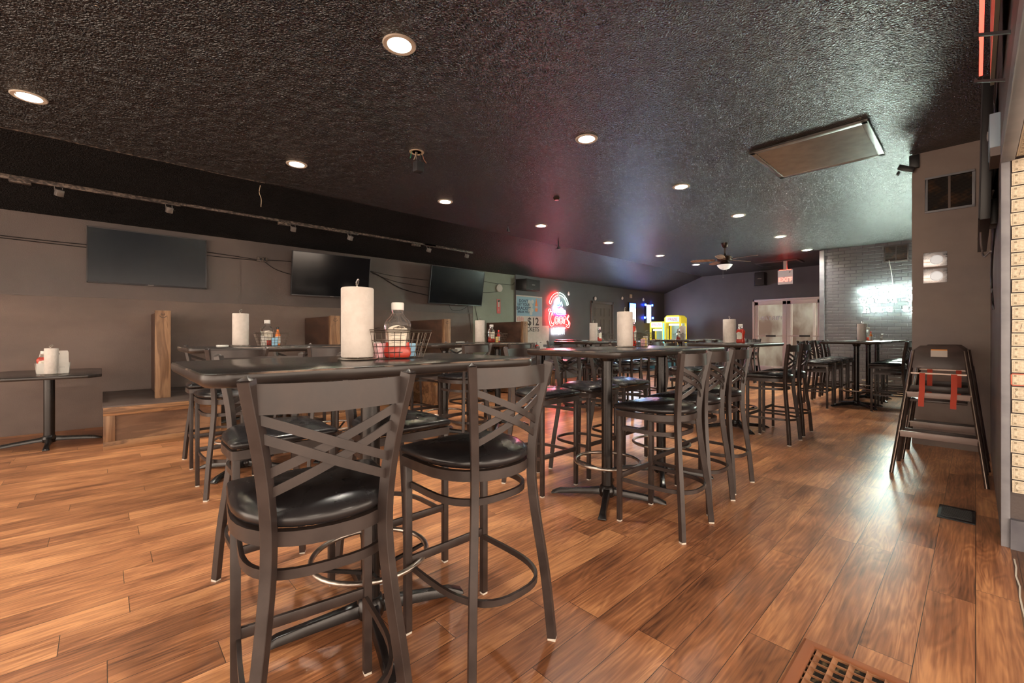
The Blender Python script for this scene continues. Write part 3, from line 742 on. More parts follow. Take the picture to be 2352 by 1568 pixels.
def make_basket():
    t = thing('wire_basket', None, 'basket'); r = .0015; b = MB()
    L, W, Lt, Wt, Hh = .105, .062, .135, .080, .112
    def rect(l, w, z, rr=.012): return [(x, y, z) for x, y in rrect(-l, l, -w, w, rr, 3)]
    for z in (.003, .028, .053, .078): u = z / Hh; b.tube(rect(L + (Lt - L) * u, W + (Wt - W) * u, z), r, 5, closed=True)
    n = 9
    for i in range(n + 1):
        q = -1 + 2 * i / n
        for s in (-1, 1): b.tube([(q * L, 0, .003), (q * L, s * W, .003), (q * Lt, s * Wt, Hh)], r, 5)
    for i in range(6):
        q = -1 + 2 * i / 5
        for s in (-1, 1): b.tube([(0, q * W, .003), (s * L, q * W, .003), (s * Lt, q * Wt, Hh)], r, 5)
    b.build('wire_mesh', M_WIRE, t)
    MB().tube(rect(Lt, Wt, Hh), .0022, 6, closed=True).tube(rect(Lt + .003, Wt + .003, Hh + .008), .0022, 6, closed=True).build('rim', M_WIRE, t)
    for s in (-1, 1):       # folded coil handles
        P = []
        for i in range(150):
            u = i / 149; a = u * 15 * 2 * PI; x = -.045 + .09 * u; bow = .012 * math.sin(PI * u)
            P.append((x, s * (Wt - .006) + .004 * math.cos(a), Hh + .014 + bow * .5 + .006 * math.sin(a) * math.sin(PI * u) + .002))
        MB().tube(P, .0011, 4).build('handle', M_WIRE, t)
    return t
basket0 = make_basket(); bused = [False]
def basket(x, y, z, lab, rz=0):
    o = basket0 if not bused[0] else dup(basket0); bused[0] = True
    o.location = (x, y, z); o.rotation_euler = (0, 0, rz); return tag(o, lab, 'basket', 'wire condiment baskets')
def packet(m, x, y, z, w_, h, lab, rz=0, th=.010, lean=0):
    o = MB().box(-w_ / 2, w_ / 2, -th / 2, th / 2, 0, h).build('condiment_packet', m, bevel=.002)
    o.location = (x, y, z); o.rotation_euler = (lean, 0, rz); return tag(o, lab, 'packet', 'packets in the baskets')
def sauce(x, y, z, m, lab, capm=None, h=.16):
    t = thing('sauce_bottle', lab, 'bottle', (x, y, z), group='small sauce bottles')
    MB().lathe([(.020, 0), (.022, .004), (.022, h * .55), (.019, h * .62), (.010, h * .76), (.009, h * .88)], n=20).build('bottle', m, t)
    MB().lathe([(.0226, h * .10), (.0226, h * .48)], n=20, cap=False).build('paper_label', M_CARTON, t)
    MB().lathe([(.011, h * .86), (.011, h * .98), (.008, h), (0, h)], n=16).build('cap', capm or M_RED, t)
    return t
Z = TZ + .005
basket(.905, 1.70, TZ, 'wire basket with coil handles on the foreground table', rz=.05)
ketchup(.905, 1.668, Z, 0, 'nearly empty ketchup bottle with white cap in the foreground wire basket', rz=-.5)
packet(M_PINK, .842, 1.705, Z, .055, .060, 'pink sweetener packets behind the foreground paper towel roll', .3, .03)
packet(M_CARTON, .838, 1.735, Z, .05, .066, 'white sugar packet at the back left of the foreground basket', .2, .01)
packet(M_BLUE, .995, 1.725, Z, .05, .058, 'blue sweetener packets at the right end of the foreground basket', -.3, .02)
basket(3.36, 1.98, TZ, 'wire basket behind the paper towel roll on the two-column table', rz=.1)
ketchup(3.20 + .08, 2.0, Z, 1, 'full ketchup bottle half hidden by the roll on the two-column table', rz=.3)
packet(M_PINK, 3.34, 1.935, Z, .04, .06, 'pink packets in the basket of the two-column table', 0, .02)
packet(M_YELLOW, 3.385, 1.945, Z, .045, .07, 'yellow packets in the basket of the two-column table', .1, .03)
packet(M_CARTON, 3.43, 1.96, Z, .04, .085, 'white packets in the basket of the two-column table', .2, .03)
ketchup(5.66, 1.96, TZ, 1, 'full red ketchup bottle standing alone without a basket', rz=1.2)
basket(1.13, 4.43, TZ, 'wire basket on the left long table', rz=-.1)
ketchup(1.10, 4.46, Z, 0, 'clear ketchup bottle in the basket on the left long table', rz=.1)
sauce(1.175, 4.41, Z, M_ORANGE, 'orange hot sauce bottle in the basket on the left long table', M_BLACK, .17)
packet(M_CARTON, 1.055, 4.395, Z, .045, .085, 'tall white packets at the left of the basket on the left long table', 0, .02)
packet(M_BLUE, 1.14, 4.372, Z, .05, .07, 'blue and white packets in front of the hot sauce on the left long table', 0, .012)
tag(MB().lathe([(.0, .002), (.040, 0), (.044, .004), (.044, .014), (.041, .016), (.0, .015)], n=32).build('jar_lid', M_WHITE, loc=(.73, 4.33, TZ)), 'small white lid lying on the left long table beside the roll', 'lid')
basket(3.80, 4.36, TZ, 'wire basket on the middle long table', rz=0)
ketchup(3.74, 4.38, Z, 0, 'clear squeeze bottle in the basket on the middle long table', rz=.1)
sauce(3.83, 4.34, Z, M_RED, 'red sauce bottle in the basket on the middle long table')
packet(M_YELLOW, 3.775, 4.31, Z, .04, .07, 'yellow packets in the basket on the middle long table', 0, .02)
ketchup(5.82, 4.15, TZ, 0, 'ketchup bottle on the table in front of the panelled side door')
basket(6.05, 4.2, TZ, 'wire basket on the table in front of the panelled side door')
basket(8.8, 4.25, TZ, 'wire basket on the table by the arcade machines')
ketchup(8.78, 4.26, Z, 0, 'ketchup bottle in front of the yellow arcade machine')
basket(9.95, 1.2, TZ, 'wire basket at the brick wall tables')
ketchup(9.62, 1.27, TZ, 0, 'upside ketchup bottle between the two rolls at the brick wall tables')
sauce(9.52, 1.22, TZ, M_ORANGE, 'orange sauce bottle by the rolls at the brick wall tables')
# carry cartons
def carton(x, y, z, lab, rz=0, s=1.0):
    t = thing('condiment_carton', lab, 'carton', (x, y, z), rz, 'white condiment cartons'); t.scale = (s, s, s)
    b = MB(); w_, d_, h = .125, .075, .112
    for sx in (-1, 1):
        b.add([(sx * w_ * .93, -d_, 0), (sx * w_ * .93, d_, 0), (sx * w_, d_, h), (sx * w_, -d_, h), (sx * (w_ * .93 - .003), -d_, 0), (sx * (w_ * .93 - .003), d_, 0), (sx * (w_ - .003), d_, h), (sx * (w_ - .003), -d_, h)], [(0, 1, 2, 3), (4, 7, 6, 5), (0, 3, 7, 4), (1, 5, 6, 2), (3, 2, 6, 7)])
    for sy in (-1, 1): b.prism([(-w_ * .93, sy * d_), (w_ * .93, sy * d_), (w_ * .93, sy * (d_ - .003)), (-w_ * .93, sy * (d_ - .003))][:: sy], 0, h)
    b.box(-w_ * .93, w_ * .93, -d_, d_, 0, .003)
    b.build('tray', M_CARTON, t, smooth=0)
    P = [(-w_ * .93, 0), (w_ * .93, 0), (w_ * .90, .222), (w_ * .84, .238), (.02, .238), (-.09, .238), (-w_ * .93, .11)]
    g = MB(); vs = [(x_, -.002, z_) for x_, z_ in P] + [(x_, .002, z_) for x_, z_ in P]; n = len(P)
    g.add(vs, [tuple(range(n)), tuple(range(n, 2 * n))[::-1]] + [(i, (i + 1) % n, n + (i + 1) % n, n + i) for i in range(n)])
    hp = g.build('handle_panel', M_CARTON, t, smooth=0)
    MB().box(-.005, .045, -.0035, .0035, .198, .213).build('hand_hole', M_INK, hp, smooth=0)
    vs, fs = text_mesh('signature', .018, plane_m((.055, -d_ - .001, .07), (1, 0, 0), (0, 0, 1)), .0003)
    MB().add(vs, fs).build('printed_script', mat('grey print', (.35, .33, .32), .7), t, smooth=0)
carton(-.38, 6.60, .762, 'white condiment carton with hand hole on the low table at far left')
ketchup(-.445, 6.575, .767, 1, 'dark red ketchup bottle in the white carton at far left')
carton(5.12, 6.95, .762, 'white carton on the low table seen behind the middle long table', .1, 1.15)
carton(7.42, 6.95, .762, 'white carton on the low table below the price poster', .1, 1.1)
ketchup(7.30, 6.93, .767, 1, 'red ketchup bottle in the carton below the price poster')
def tent_card(x, y, z, lab, rz):
    t = thing('table_sign', lab, 'sign', (x, y, z), rz)
    b = MB(); b.m(0).box(-.14, .14, -.004, .004, 0, .30); b.build('card', [M_CARTON], t)
    b = MB(); vs, fs = text_mesh('MENU', .06, plane_m((0, -.0055, .21), (1, 0, 0), (0, 0, 1)), .0004); b.add(vs, fs); b.box(-.09, .09, -.006, -.0045, .12, .13); b.box(-.09, .06, -.006, -.0045, .09, .10)
    b.build('print', M_INK, t, smooth=0)

# ================================================================ SCREENS, SPEAKERS, TRACK
def tv(x, y, z, wd, ht, lab, yaw=0, tilt=0, facing=0, depth=.05, bracket=True, glass=None):
    t = thing('television', lab, 'television', (x, y, z), group='wall mounted televisions')
    t.rotation_euler = (tilt, 0, yaw + facing)
    b = MB(); b.box(-wd / 2, wd / 2, -depth * .4, depth * .6, -ht / 2, ht / 2); b.build('housing', M_BLACK, t, bevel=.005)
    b = MB(); e = .011
    for a in ((-wd / 2, wd / 2, ht / 2 - e, ht / 2), (-wd / 2, wd / 2, -ht / 2, -ht / 2 + e * 1.5), (-wd / 2, -wd / 2 + e, -ht / 2, ht / 2), (wd / 2 - e, wd / 2, -ht / 2, ht / 2)): b.box(a[0], a[1], -depth * .4 - .006, -depth * .4 + .002, a[2], a[3])
    b.build('bezel', M_BEZEL, t, bevel=.0015)
    MB().box(-wd / 2 + e, wd / 2 - e, -depth * .4 - .003, -depth * .4 - .001, -ht / 2 + e, ht / 2 - e).build('screen', glass or M_SCREEN, t, smooth=0)
    MB().box(-.03, .03, -depth * .4 - .007, -depth * .4 - .003, -ht / 2 + .002, -ht / 2 + .012).build('badge', M_HEAD, t, smooth=0)
    if bracket:
        b = MB(); b.box(-.2, .2, depth * .6, depth * .6 + .02, -.12, .12); b.bar((0, depth * .6, 0), (0, .245, .02), .05, .06); b.build('bracket', M_BLACK, t)
    return t
tv(.465, 7.558, 2.17, 1.23, .70, 'flat television at far left on the wall, dim reflections in its screen', tilt=0, bracket=False, glass=mat('hazy glass with reflection tint', (.010, .015, .022), .26, spec=.55))  # bluish base colour stands for the lit room reflected in this screen
tv(2.77, 7.30, 2.145, 1.23, .70, 'tilted black television above the second booth bench, middle one on the left wall', yaw=math.radians(-6), tilt=math.radians(10))
tv(5.30, 7.28, 2.155, 1.33, .74, 'tilted black television on the green grey wall, right one on the left wall', yaw=math.radians(0), tilt=math.radians(9))
tv(4.95, -.045, 2.37, 1.62, .92, 'large television on the right wall seen edge-on', facing=PI, tilt=math.radians(-1), bracket=False)
t = thing('track_light', 'long scuffed ceiling light track above the left wall televisions', 'track light', (0, 6.93, 0)); zt = ceil_z(6.93)
for a, c, h in ((-1.2, .72, .03), (.72, 2.0, .016), (2.0, 3.05, .03), (3.05, 4.55, .016), (4.3, 5.42, .028)): MB().box(a, c, -.018, .018, zt - h - .012, zt + .005).build('rail', M_TRACK, t, bevel=.003)
for x in (-.62, 1.95, 4.15): MB().box(x - .10, x + .06, -.03, .03, zt - .07, zt - .03).build('feed_box', M_TRACK, t, bevel=.004)
b = MB(); b.cbox((0, -.02, -.075), (.062, .060, .07), Matrix.Rotation(.4, 3, 'X')); b.bar((-.033, 0, 0), (-.033, -.012, -.06), .006, .012); b.bar((.033, 0, 0), (.033, -.012, -.06), .006, .012); b.bar((-.03, 0, .0), (.03, 0, .0), .012, .006)
hd = None
for k, x in enumerate((-.36, .60, 2.05, 2.90, 4.38, 5.26)):
    if hd is None: hd = b.build('spotlight', M_HEAD, bevel=.003); o = hd
    else: o = hd.copy(); COL.objects.link(o)
    o.location = (x, 6.93, zt - .035); o.rotation_euler = (0, 0, .4 - .2 * (k % 3))
    tag(o, f'small grey spotlight head hanging from the track, {OR1[k]} from the left', 'spotlight', 'track heads')
struct(MB().flat([(-1.5 + .25 * i, CREASE_Y, CZ - .004 + .003 * math.sin(i * 1.7)) for i in range(13)], .014, .008).build('trim_6', M_TRACK))
tag(MB().tube(qp([(1.46, 6.24, 3.07), (1.45, 6.25, 2.98), (1.47, 6.24, 2.90), (1.47, 6.25, 2.80)], 6), .004, 6).build('hanging_wire', M_BEIGE), 'short pale wire dangling from the ceiling crease on the left', 'wire')
def cable(P, lab, r=.005, name='cable', m=None): return tag(MB().tube(qp(P, 8), r, 6).build(name, m or M_BLACK), lab, 'cable', 'cables on the walls')
W_ = WALL_Y - .012
cable([(-1.5, W_, 2.33), (-1.0, W_, 2.30), (-.5, W_, 2.29), (-.15, W_, 2.29)], 'upper black cable running to the left edge of the far left television')
cable([(-1.5, W_, 2.31), (-1.0, W_, 2.275), (-.5, W_, 2.262), (-.15, W_, 2.255)], 'lower black cable running to the left edge of the far left television')
cable([(1.08, W_, 2.36), (1.4, W_, 2.345), (1.75, W_, 2.33), (2.15, W_, 2.35), (2.4, W_, 2.33)], 'upper black cable between the far left and middle televisions')
cable([(1.08, W_, 2.31), (1.45, W_, 2.31), (1.72, W_, 2.315)], 'lower black cable right of the far left television')
cable([(1.80, W_, 2.33), (2.0, W_, 2.20), (2.3, W_, 2.13), (2.6, W_, 2.1)], 'sagging black cable behind the middle television')
cable([(3.35, W_, 2.38), (3.7, W_, 2.28), (4.2, W_, 2.06), (4.9, W_, 1.95)], 'thick sagging cable between the middle and right wall televisions', .009)
cable([(3.35, W_, 2.36), (4.0, W_, 2.29), (4.8, W_, 2.27)], 'thin upper cable between the middle and right wall televisions')
cable([(3.6, W_, 2.30), (4.1, W_, 2.18), (4.9, W_, 2.12)], 'thin middle cable between the middle and right wall televisions')
cable([(6.0, W_, 2.40), (6.5, W_, 2.36), (7.1, W_, 2.36), (7.2, W_, 2.42)], 'black cable from the right wall television to the black speaker')
cable([(5.95, W_, 2.2), (6.2, W_, 2.12), (6.65, W_, 2.16)], 'thin cable looping to the white disc on the green wall')
cable([(5.8, W_, 1.80), (5.86, W_, 1.5), (5.9, W_, 1.2)], 'first hanging cable under the right wall television')
cable([(6.0, W_, 1.80), (6.1, W_, 1.45), (6.3, W_, 1.1)], 'second hanging cable under the right wall television')
cable([(5.1, W_ - .255, 1.84), (5.25, W_ - .2, 1.68), (5.5, W_ - .2, 1.70), (5.7, W_ - .255, 1.84)], 'loop of cable hanging below the right wall television')
t = thing('power_outlet', 'small scuffed outlet box with plugs between two televisions', 'outlet', (1.80, WALL_Y, 2.335))
MB().box(-.07, .07, -.035, 0, -.035, .035).build('box', M_TRACK, t, bevel=.004); MB().box(-.04, -.015, -.05, -.03, -.02, .02).box(.015, .04, -.05, -.03, -.02, .02).build('plug', M_BLACK, t)
t = thing('led_adapter', 'small box with glowing orange light beside the right wall television', 'adapter', (6.05, WALL_Y - .02, 2.37))
MB().box(-.03, .03, -.02, .02, -.07, .05).build('housing', M_BLACK, t, bevel=.003); MB().box(-.028, .028, -.026, -.018, -.01, .045).build('light', em('orange indicator', (1, .25, .05), .6), t)
tag(MB().lathe([(0, 0), (.085, .0), (.09, -.006), (.088, -.02), (0, -.026)], n=32).xform(Matrix.Rotation(-PI / 2, 4, 'X')).build('wall_disc', M_CARTON, loc=(6.70, WALL_Y - .03, 2.25)), 'plain white round disc hung on the green grey wall', 'disc')
t = thing('extinguisher_sign', 'narrow red and white vertical sign on the green grey wall', 'sign', (6.70, WALL_Y - .008, 1.83))
MB().box(-.055, .055, -.006, 0, -.165, .165).build('panel', mat('sign red', (.62, .10, .09), .5), t)
b = MB(); b.box(-.022, .022, -.009, -.006, -.02, .14); vs, fs = text_mesh('FIRE', .038, plane_m((0, -.008, -.08), (0, 0, -1), (1, 0, 0)), .001); b.add(vs, fs); b.prism([(-.04, -.009), (.04, -.009), (.04, -.006), (-.04, -.006)], .10, .15); b.build('symbol', M_CARTON, t, smooth=0)
# price poster
t = thing('poster', 'tall blue and white beer bucket poster with price, behind the last partition', 'poster', (7.68, WALL_Y - .045, 1.52))
hw, hh = .46, .61
MB().box(-hw, hw, -.008, 0, -hh, hh).build('sheet', M_CARTON, t)
MB().box(-hw + .012, hw - .012, -.011, -.008, .11, hh - .03).build('blue_field', mat('poster blue', (.28, .48, .60), .6), t)
b = MB()
for s, z, sz in (("DON'T", .47, .10), ('LET YOUR', .385, .09), ('BRACKET', .29, .115), ('BREAK YOU', .205, .075)): vs, fs = text_mesh(s, sz, plane_m((-.205, -.0135, z), (1, 0, 0), (0, 0, 1)), .0006, .002); b.add(vs, fs)
b.build('headline', M_INKB, t, smooth=0)
b = MB(); vs, fs = text_mesh('$12', .27, plane_m((.13, -.0105, -.03), (1, 0, 0), (0, 0, 1)), .0006, .004); b.add(vs, fs); vs, fs = text_mesh('BUCKETS', .155, plane_m((.02, -.0105, -.22), (1, 0, 0), (0, 0, 1)), .0006, .002); b.add(vs, fs)
b.build('price', M_INK, t, smooth=0)
b = MB()
for i in range(5): b.box(-.41 + i * .045, -.395 + i * .045, -.010, -.008, -.02 - .01 * (i % 2), .09 - .02 * ((i + 1) % 2))
vs, fs = text_mesh('LIGHT', .06, plane_m((-.31, -.0105, -.09), (1, 0, 0), (0, 0, 1)), .0006); b.add(vs, fs); b.build('red_print', mat('poster red', (.7, .16, .12), .6), t, smooth=0)
b = MB(); b.lathe([(0, -.13), (.045, -.125), (.048, -.06), (.046, .02), (.018, .12), (.012, .15), (.012, .19), (0, .19)], (.24, -.012, .36), 20, 1, .12)
b.build('printed_bottle', M_ORANGE, t)
MB().lathe([(.048, -.05), (.050, -.02), (.048, .01)], (.24, -.013, .36), 20, 1, .14, cap=False).build('printed_label', M_CARTON, t)
b = MB()
for cx, cz, r in ((-.01, .45, .06), (.04, .36, .07), (.0, .25, .06), (.10, .47, .05), (.09, .26, .05), (.05, .18, .05)): b.lathe([(r, -.0006), (r, .0006)], (0, 0, 0), 16).xform(Matrix.Translation((cx, -.0118, cz)) @ Matrix.Rotation(PI / 2, 4, 'X'), len(b.v) - 32)
b.build('splash', mat('pale splash', (.58, .64, .62), .6), t, smooth=0)
tag(MB().box(-.13, .13, -.006, 0, -.24, .24).build('flyer', M_CARTON, loc=(8.27, WALL_Y - .046, 1.16)), 'plain white flyer at the lower right of the price poster', 'flyer')
# speakers
def speaker(loc, rz, lab, w_=.52, h=.24, d_=.26):
    t = thing('loudspeaker', lab, 'speaker', loc, rz, 'wall speakers')
    b = MB(); b.prism([(-w_ / 2, 0), (w_ / 2, 0), (w_ * .36, -d_), (-w_ * .36, -d_)][::-1], -h / 2, h / 2); b.build('cabinet', M_BLACK, t, bevel=.006)
    MB().box(-w_ * .33, w_ * .33, -d_ - .008, -d_ + .002, -h * .42, h * .42).build('grille', mat('dark grille', (.03, .028, .03), .6), t, bevel=.003)
    MB().box(-.05, .05, -d_ - .011, -d_ - .006, -.012, .008).build('badge', M_HEAD, t)
    MB().flat([(-.03, -.05, h / 2), (-.03, -.05, h / 2 + .05), (.03, -.05, h / 2 + .05), (.03, -.05, h / 2)], .03, .006).build('bracket', M_HEAD, t)
    return t
speaker((7.55, WALL_Y - .05, 2.37), 0, 'black wall speaker above the price poster', .66, .26, .26)
speaker((XF - .02, 4.45, 2.84), -PI / 2 + .2, 'black speaker on the far wall left of the exit sign', .34, .38, .26)
# small fittings on the left wall further back
tag(MB().box(-.06, .06, -.03, 0, -.06, .06).build('thermostat', M_BEIGE, bevel=.006, loc=(12.3, WALL_Y - .04, 2.40)), 'small beige box high on the left wall beyond the neon sign', 'thermostat')
o0 = None
for k, (x, z) in enumerate(((9.15, 2.33), (10.35, 2.27), (11.75, 2.36), (13.0, 2.38))):
    if o0 is None: o0 = MB().lathe([(.012, 0), (.030, -.03), (.034, -.07), (.02, -.10), (0, -.105)], n=14).build('bulb_ornament', M_WHITE); o = o0
    else: o = o0.copy(); COL.objects.link(o)
    o.location = (x, WALL_Y - .09, z); tag(o, f'tiny white bulb hung high on the left wall, {OR1[k]} from the left', 'bulb', 'white wall bulbs')

# ================================================================ NEON SIGNS
def tubes(M, polys, r=.008, n=6, smooth=True, closed=False):
    b = MB()
    for P in polys:
        Q = [M @ Vector((x, y, .02)) for x, y in P]; b.tube(qp(Q, 4) if smooth and len(Q) > 2 else Q, r, n, up=M.to_3x3() @ Vector((0, 0, 1)))
    return b
t = thing('neon_sign', 'large lit red, blue and white neon beer sign with a mountain on the left wall', 'neon sign', (8.76, WALL_Y - .06, 1.88))
M = plane_m((0, 0, 0), (1, 0, 0), (0, 0, 1)); S = .40
def sc(P): return [(x * S, y * S) for x, y in P]
def arc(r, a0, a1, cy=.0, cx=0, n=12, sx=1): return [(cx + r * sx * math.cos(math.radians(a0 + (a1 - a0) * i / n)), cy + r * math.sin(math.radians(a0 + (a1 - a0) * i / n))) for i in range(n + 1)]
tubes(M, [sc(arc(1.0, 165, 96)), sc(arc(.82, 165, 97)), sc([(-.96, .26), (-.80, .21)]), sc([(-.1, .99), (-.1, .82)])], 0.0062).build('red_arc', E_RED, t)
tubes(M, [sc(arc(1.0, 88, 50)), sc(arc(.84, 86, 50)), sc(arc(1.0, 46, 14)), sc(arc(.84, 46, 14)), sc([(.66, .74), (.54, .66)]), sc([(.97, .25), (.82, .2)])], 0.0056).build('white_arc', E_WG2, t)
tubes(M, [sc([(-.42, -.35), (-.36, .05), (-.20, .25), (-.16, .5), (-.08, .32)]), sc([(-.08, .32), (.0, .70), (.12, .28)]), sc([(-.30, .1), (-.14, -.1), (-.2, -.3)])], 0.0074, smooth=False).build('white_mountain', E_NW2, t)
tubes(M, [sc([(-.1, .25), (.02, .60), (.16, .2), (.26, .42), (.36, .12)]), sc([(-.2, .1), (-.05, .1), (.1, .12)])], 0.0062, smooth=False).build('ice_mountain', E_ICE2, t)
tubes(M, [sc([(-.22, -.02), (-.24, -.32), (-.1, -.44), (.7, -.40)]), sc([(-.16, -.06), (-.18, -.30), (.68, -.32)])], 0.0081).build('blue_base', E_BLUE, t)
tubes(M, [sc([(.02, -.12), (.62, -.14), (.66, -.26), (.02, -.22), (.02, -.12)])], 0.0074, smooth=False).build('white_bar', E_NW2, t)
tubes(M, [sc([(.1, -.03), (.25, .05), (.42, -.03), (.1, -.03)])], 0.0062, smooth=False).build('pink_dot', E_PINKN, t)
# script: C o o r s, double outline
C_ = [(-.62, -.42), (-.74, -.26), (-.92, -.36), (-.98, -.75), (-.86, -1.15), (-.66, -1.20), (-.48, -1.05)]
C2 = [(-.58, -.52), (-.66, -.38), (-.76, -.5), (-.80, -.8), (-.72, -1.02), (-.60, -1.05), (-.5, -.95)]
def oo(cx, cy, rx, ry): return [(cx + rx * math.cos(a), cy + ry * math.sin(a)) for a in [2 * PI * i / 10 for i in range(11)]]
tubes(M, [sc(C_), sc(C2), sc([(-.95, -.30), (-1.02, -.16), (-.86, -.12), (-.84, -.3)]), sc(oo(-.22, -.82, .20, .26)), sc(oo(-.22, -.82, .10, .15)), sc(oo(.20, -.80, .20, .26)), sc(oo(.20, -.80, .10, .15)),
          sc([(.46, -1.05), (.50, -.60), (.60, -.52), (.72, -.64)]), sc([(.56, -1.05), (.60, -.72), (.70, -.74)]),
          sc([(.98, -.45), (.80, -.72), (1.0, -.92), (.92, -1.14), (.72, -1.08)]), sc([(1.04, -.5), (.90, -.74), (1.12, -.98), (1.0, -1.28), (.74, -1.22)])], 0.0065).build('red_script', E_RED, t)
L = lambda dx, P: sc([(dx + x * .20, -1.30 - .42 + y * .40) for x, y in P])
tubes(M, [L(-.52, [(0, 1), (0, 0), (.8, 0)]), L(-.30, [(.4, 1), (.4, 0)]), L(-.10, [(1, .85), (.5, 1), (.05, .6), (.1, .15), (.6, 0), (1, .2), (1, .5), (.6, .5)]), L(.17, [(0, 1), (0, 0)]), L(.17, [(0, .5), (.85, .5)]), L(.17, [(.85, 1), (.85, 0)]), L(.42, [(0, 1), (1.1, 1)]), L(.42, [(.55, 1), (.55, 0)])], 0.0074, smooth=False).build('white_letters', E_NW2, t)
b = MB()
for x, z in ((-.36, .1), (.36, .1), (-.36, -.4), (.36, -.4)): b.box(x - .008, x + .008, -.02, .06, z - .008, z + .008)
b.build('standoff', M_BLACK, t)
# two upright lit signs
def upright(x, lab, kind):
    t = thing('lit_sign', lab, 'lit sign', (x, WALL_Y - .06, 1.90), group='upright lit signs')
    MB().box(-.20, .20, -.03, .02, -.34, .30).build('case', M_BLACK, t)
    if kind == 0:
        MB().box(-.17, .17, -.04, -.03, .14, .27).build('blue_band', E_BLUE, t); MB().box(-.15, .15, -.04, -.03, -.32, .13).build('white_panel', em('bright blue white panel', (.60, .85, 1), 11), t)
    else:
        MB().box(-.15, .15, -.036, -.03, -.16, .28).build('white_panel', em('soft white panel', (.5, .7, 1), .22, (.3, .3, .3)), t)
        MB().lathe([(0, 0), (.09, 0), (.09, -.012), (0, -.014)], n=24).xform(Matrix.Translation((0, -.037, .04)) @ Matrix.Diagonal((1, 1, 1.25, 1)) @ Matrix.Rotation(PI / 2, 4, 'X')).build('white_oval', em('oval white', (.9, .95, 1), 8), t)
        for z in (.22, -.12): MB().add([(-.09, -.05, z + .03), (0, -.05, z + .01), (.09, -.05, z + .03), (.09, -.05, z - .03), (0, -.05, z - .01), (-.09, -.05, z - .03)], [(0, 1, 4, 5), (1, 2, 3, 4)]).xform(Matrix.Identity(4)).build('red_band', E_RED, t, smooth=0)
        MB().prism([(-.12, -.05), (.12, -.05), (.12, -.035), (-.12, -.035)], -.33, -.17).build('white_foot', em('pale sign foot', (.6, .75, .8), .5), t)
        b = MB()
        for x_, z in ((-.22, .27), (.22, .27), (-.26, -.16), (.26, -.16)): b.box(x_ - .03, x_ + .03, -.05, -.02, z - .03, z + .03)
        b.build('blue_corner', E_BLUE, t)
upright(12.35, 'upright lit blue and white sign partly behind the paper towel roll', 0)
upright(13.35, 'upright lit white sign with red bands and blue corners near the back corner', 1)
# star sign on the brick wall
t = thing('neon_sign', 'glaring white neon sign with stars and two lines of words on the brick wall', 'neon sign', (XB - .03, 1.75, 1.93))
t.rotation_euler = (0, 0, -PI / 2)
def star(cx, cy, R, r=.42):
    return [(cx + (R if i % 2 == 0 else R * r) * math.sin(PI * i / 5), cy + (R if i % 2 == 0 else R * r) * math.cos(PI * i / 5)) for i in range(10)]
b = MB(); n5 = 5; Rr = .105
for k in range(5):
    P = star(.27 + .222 * k, .155, Rr)
    b.tube([(x, -.02, y) for x, y in P], .0105, 6, up=(0, 1, 0), closed=True)
b.bar((.33, -.02, .19), (1.10, -.02, .19), .012, .022)
for x in (.045, .085, 1.30, 1.34): b.bar((x, -.02, .205), (x, -.02, .15), .016, .022)
b.build('stars', E_NWHITE, t)
ch = MB()
for k in range(5): ch.flat([(x, -.0065, y) for x, y in star(.27 + .222 * k, .155, Rr)], .032, .003, up=(0, 1, 0), closed=True)
ch.box(.33, 1.10, -.008, -.005, .178, .202)
G = {  # typewriter letters: strokes on a 1 x 1 x-height grid, ascender at 1.45
 'w': [[(-.1, 1), (.2, 1)], [(.8, 1), (1.1, 1)], [(.05, 1), (.28, 0), (.5, .75), (.72, 0), (.95, 1)]], 'o': [[(.5 + .45 * math.cos(2 * PI * i / 12), .5 + .5 * math.sin(2 * PI * i / 12)) for i in range(13)]],
 'u': [[(0, 1), (.2, 1), (.2, .3), (.4, 0), (.65, .05), (.82, .3)], [(.65, 1), (.82, 1), (.82, 0), (1, 0)]], 'l': [[(.2, 1.45), (.52, 1.45), (.52, 0)], [(.1, 0), (.95, 0)]],
 'd': [[(.5, 1.45), (.8, 1.45), (.8, 0), (1, 0)], [(.8, .75), (.45, 1), (.08, .7), (.08, .3), (.45, 0), (.8, .25)]], 'r': [[(.0, 1), (.35, 1), (.35, 0)], [(.05, 0), (.75, 0)], [(.35, .65), (.6, .95), (.95, .95)]],
 'i': [[(.2, 1), (.5, 1), (.5, 0)], [(.1, 0), (.9, 0)], [(.45, 1.35), (.5, 1.42)]], 'n': [[(0, 1), (.2, 1), (.2, 0)], [(0, 0), (.38, 0)], [(.2, .7), (.5, 1), (.8, .8), (.8, 0)], [(.65, 0), (1, 0)]],
 'k': [[(0, 1.45), (.2, 1.45), (.2, 0)], [(0, 0), (.38, 0)], [(.9, 1), (.2, .45)], [(.45, .6), (.85, 0), (1, 0)]], 'h': [[(0, 1.45), (.2, 1.45), (.2, 0)], [(0, 0), (.4, 0)], [(.2, .7), (.5, 1), (.8, .8), (.8, 0)], [(.62, 0), (1, 0)]],
 'e': [[(.1, .52), (.9, .52), (.85, .85), (.5, 1), (.12, .75), (.1, .3), (.45, 0), (.9, .12)]], 'a': [[(.15, .9), (.5, 1), (.75, .85), (.75, .05), (1, 0)], [(.75, .55), (.3, .55), (.1, .3), (.3, 0), (.75, .2)]],
 'g': [[(1, 1), (.75, .95), (.75, -.25), (.5, -.48), (.1, -.38)], [(.75, .8), (.4, 1), (.08, .7), (.1, .3), (.45, .1), (.75, .3)]]}
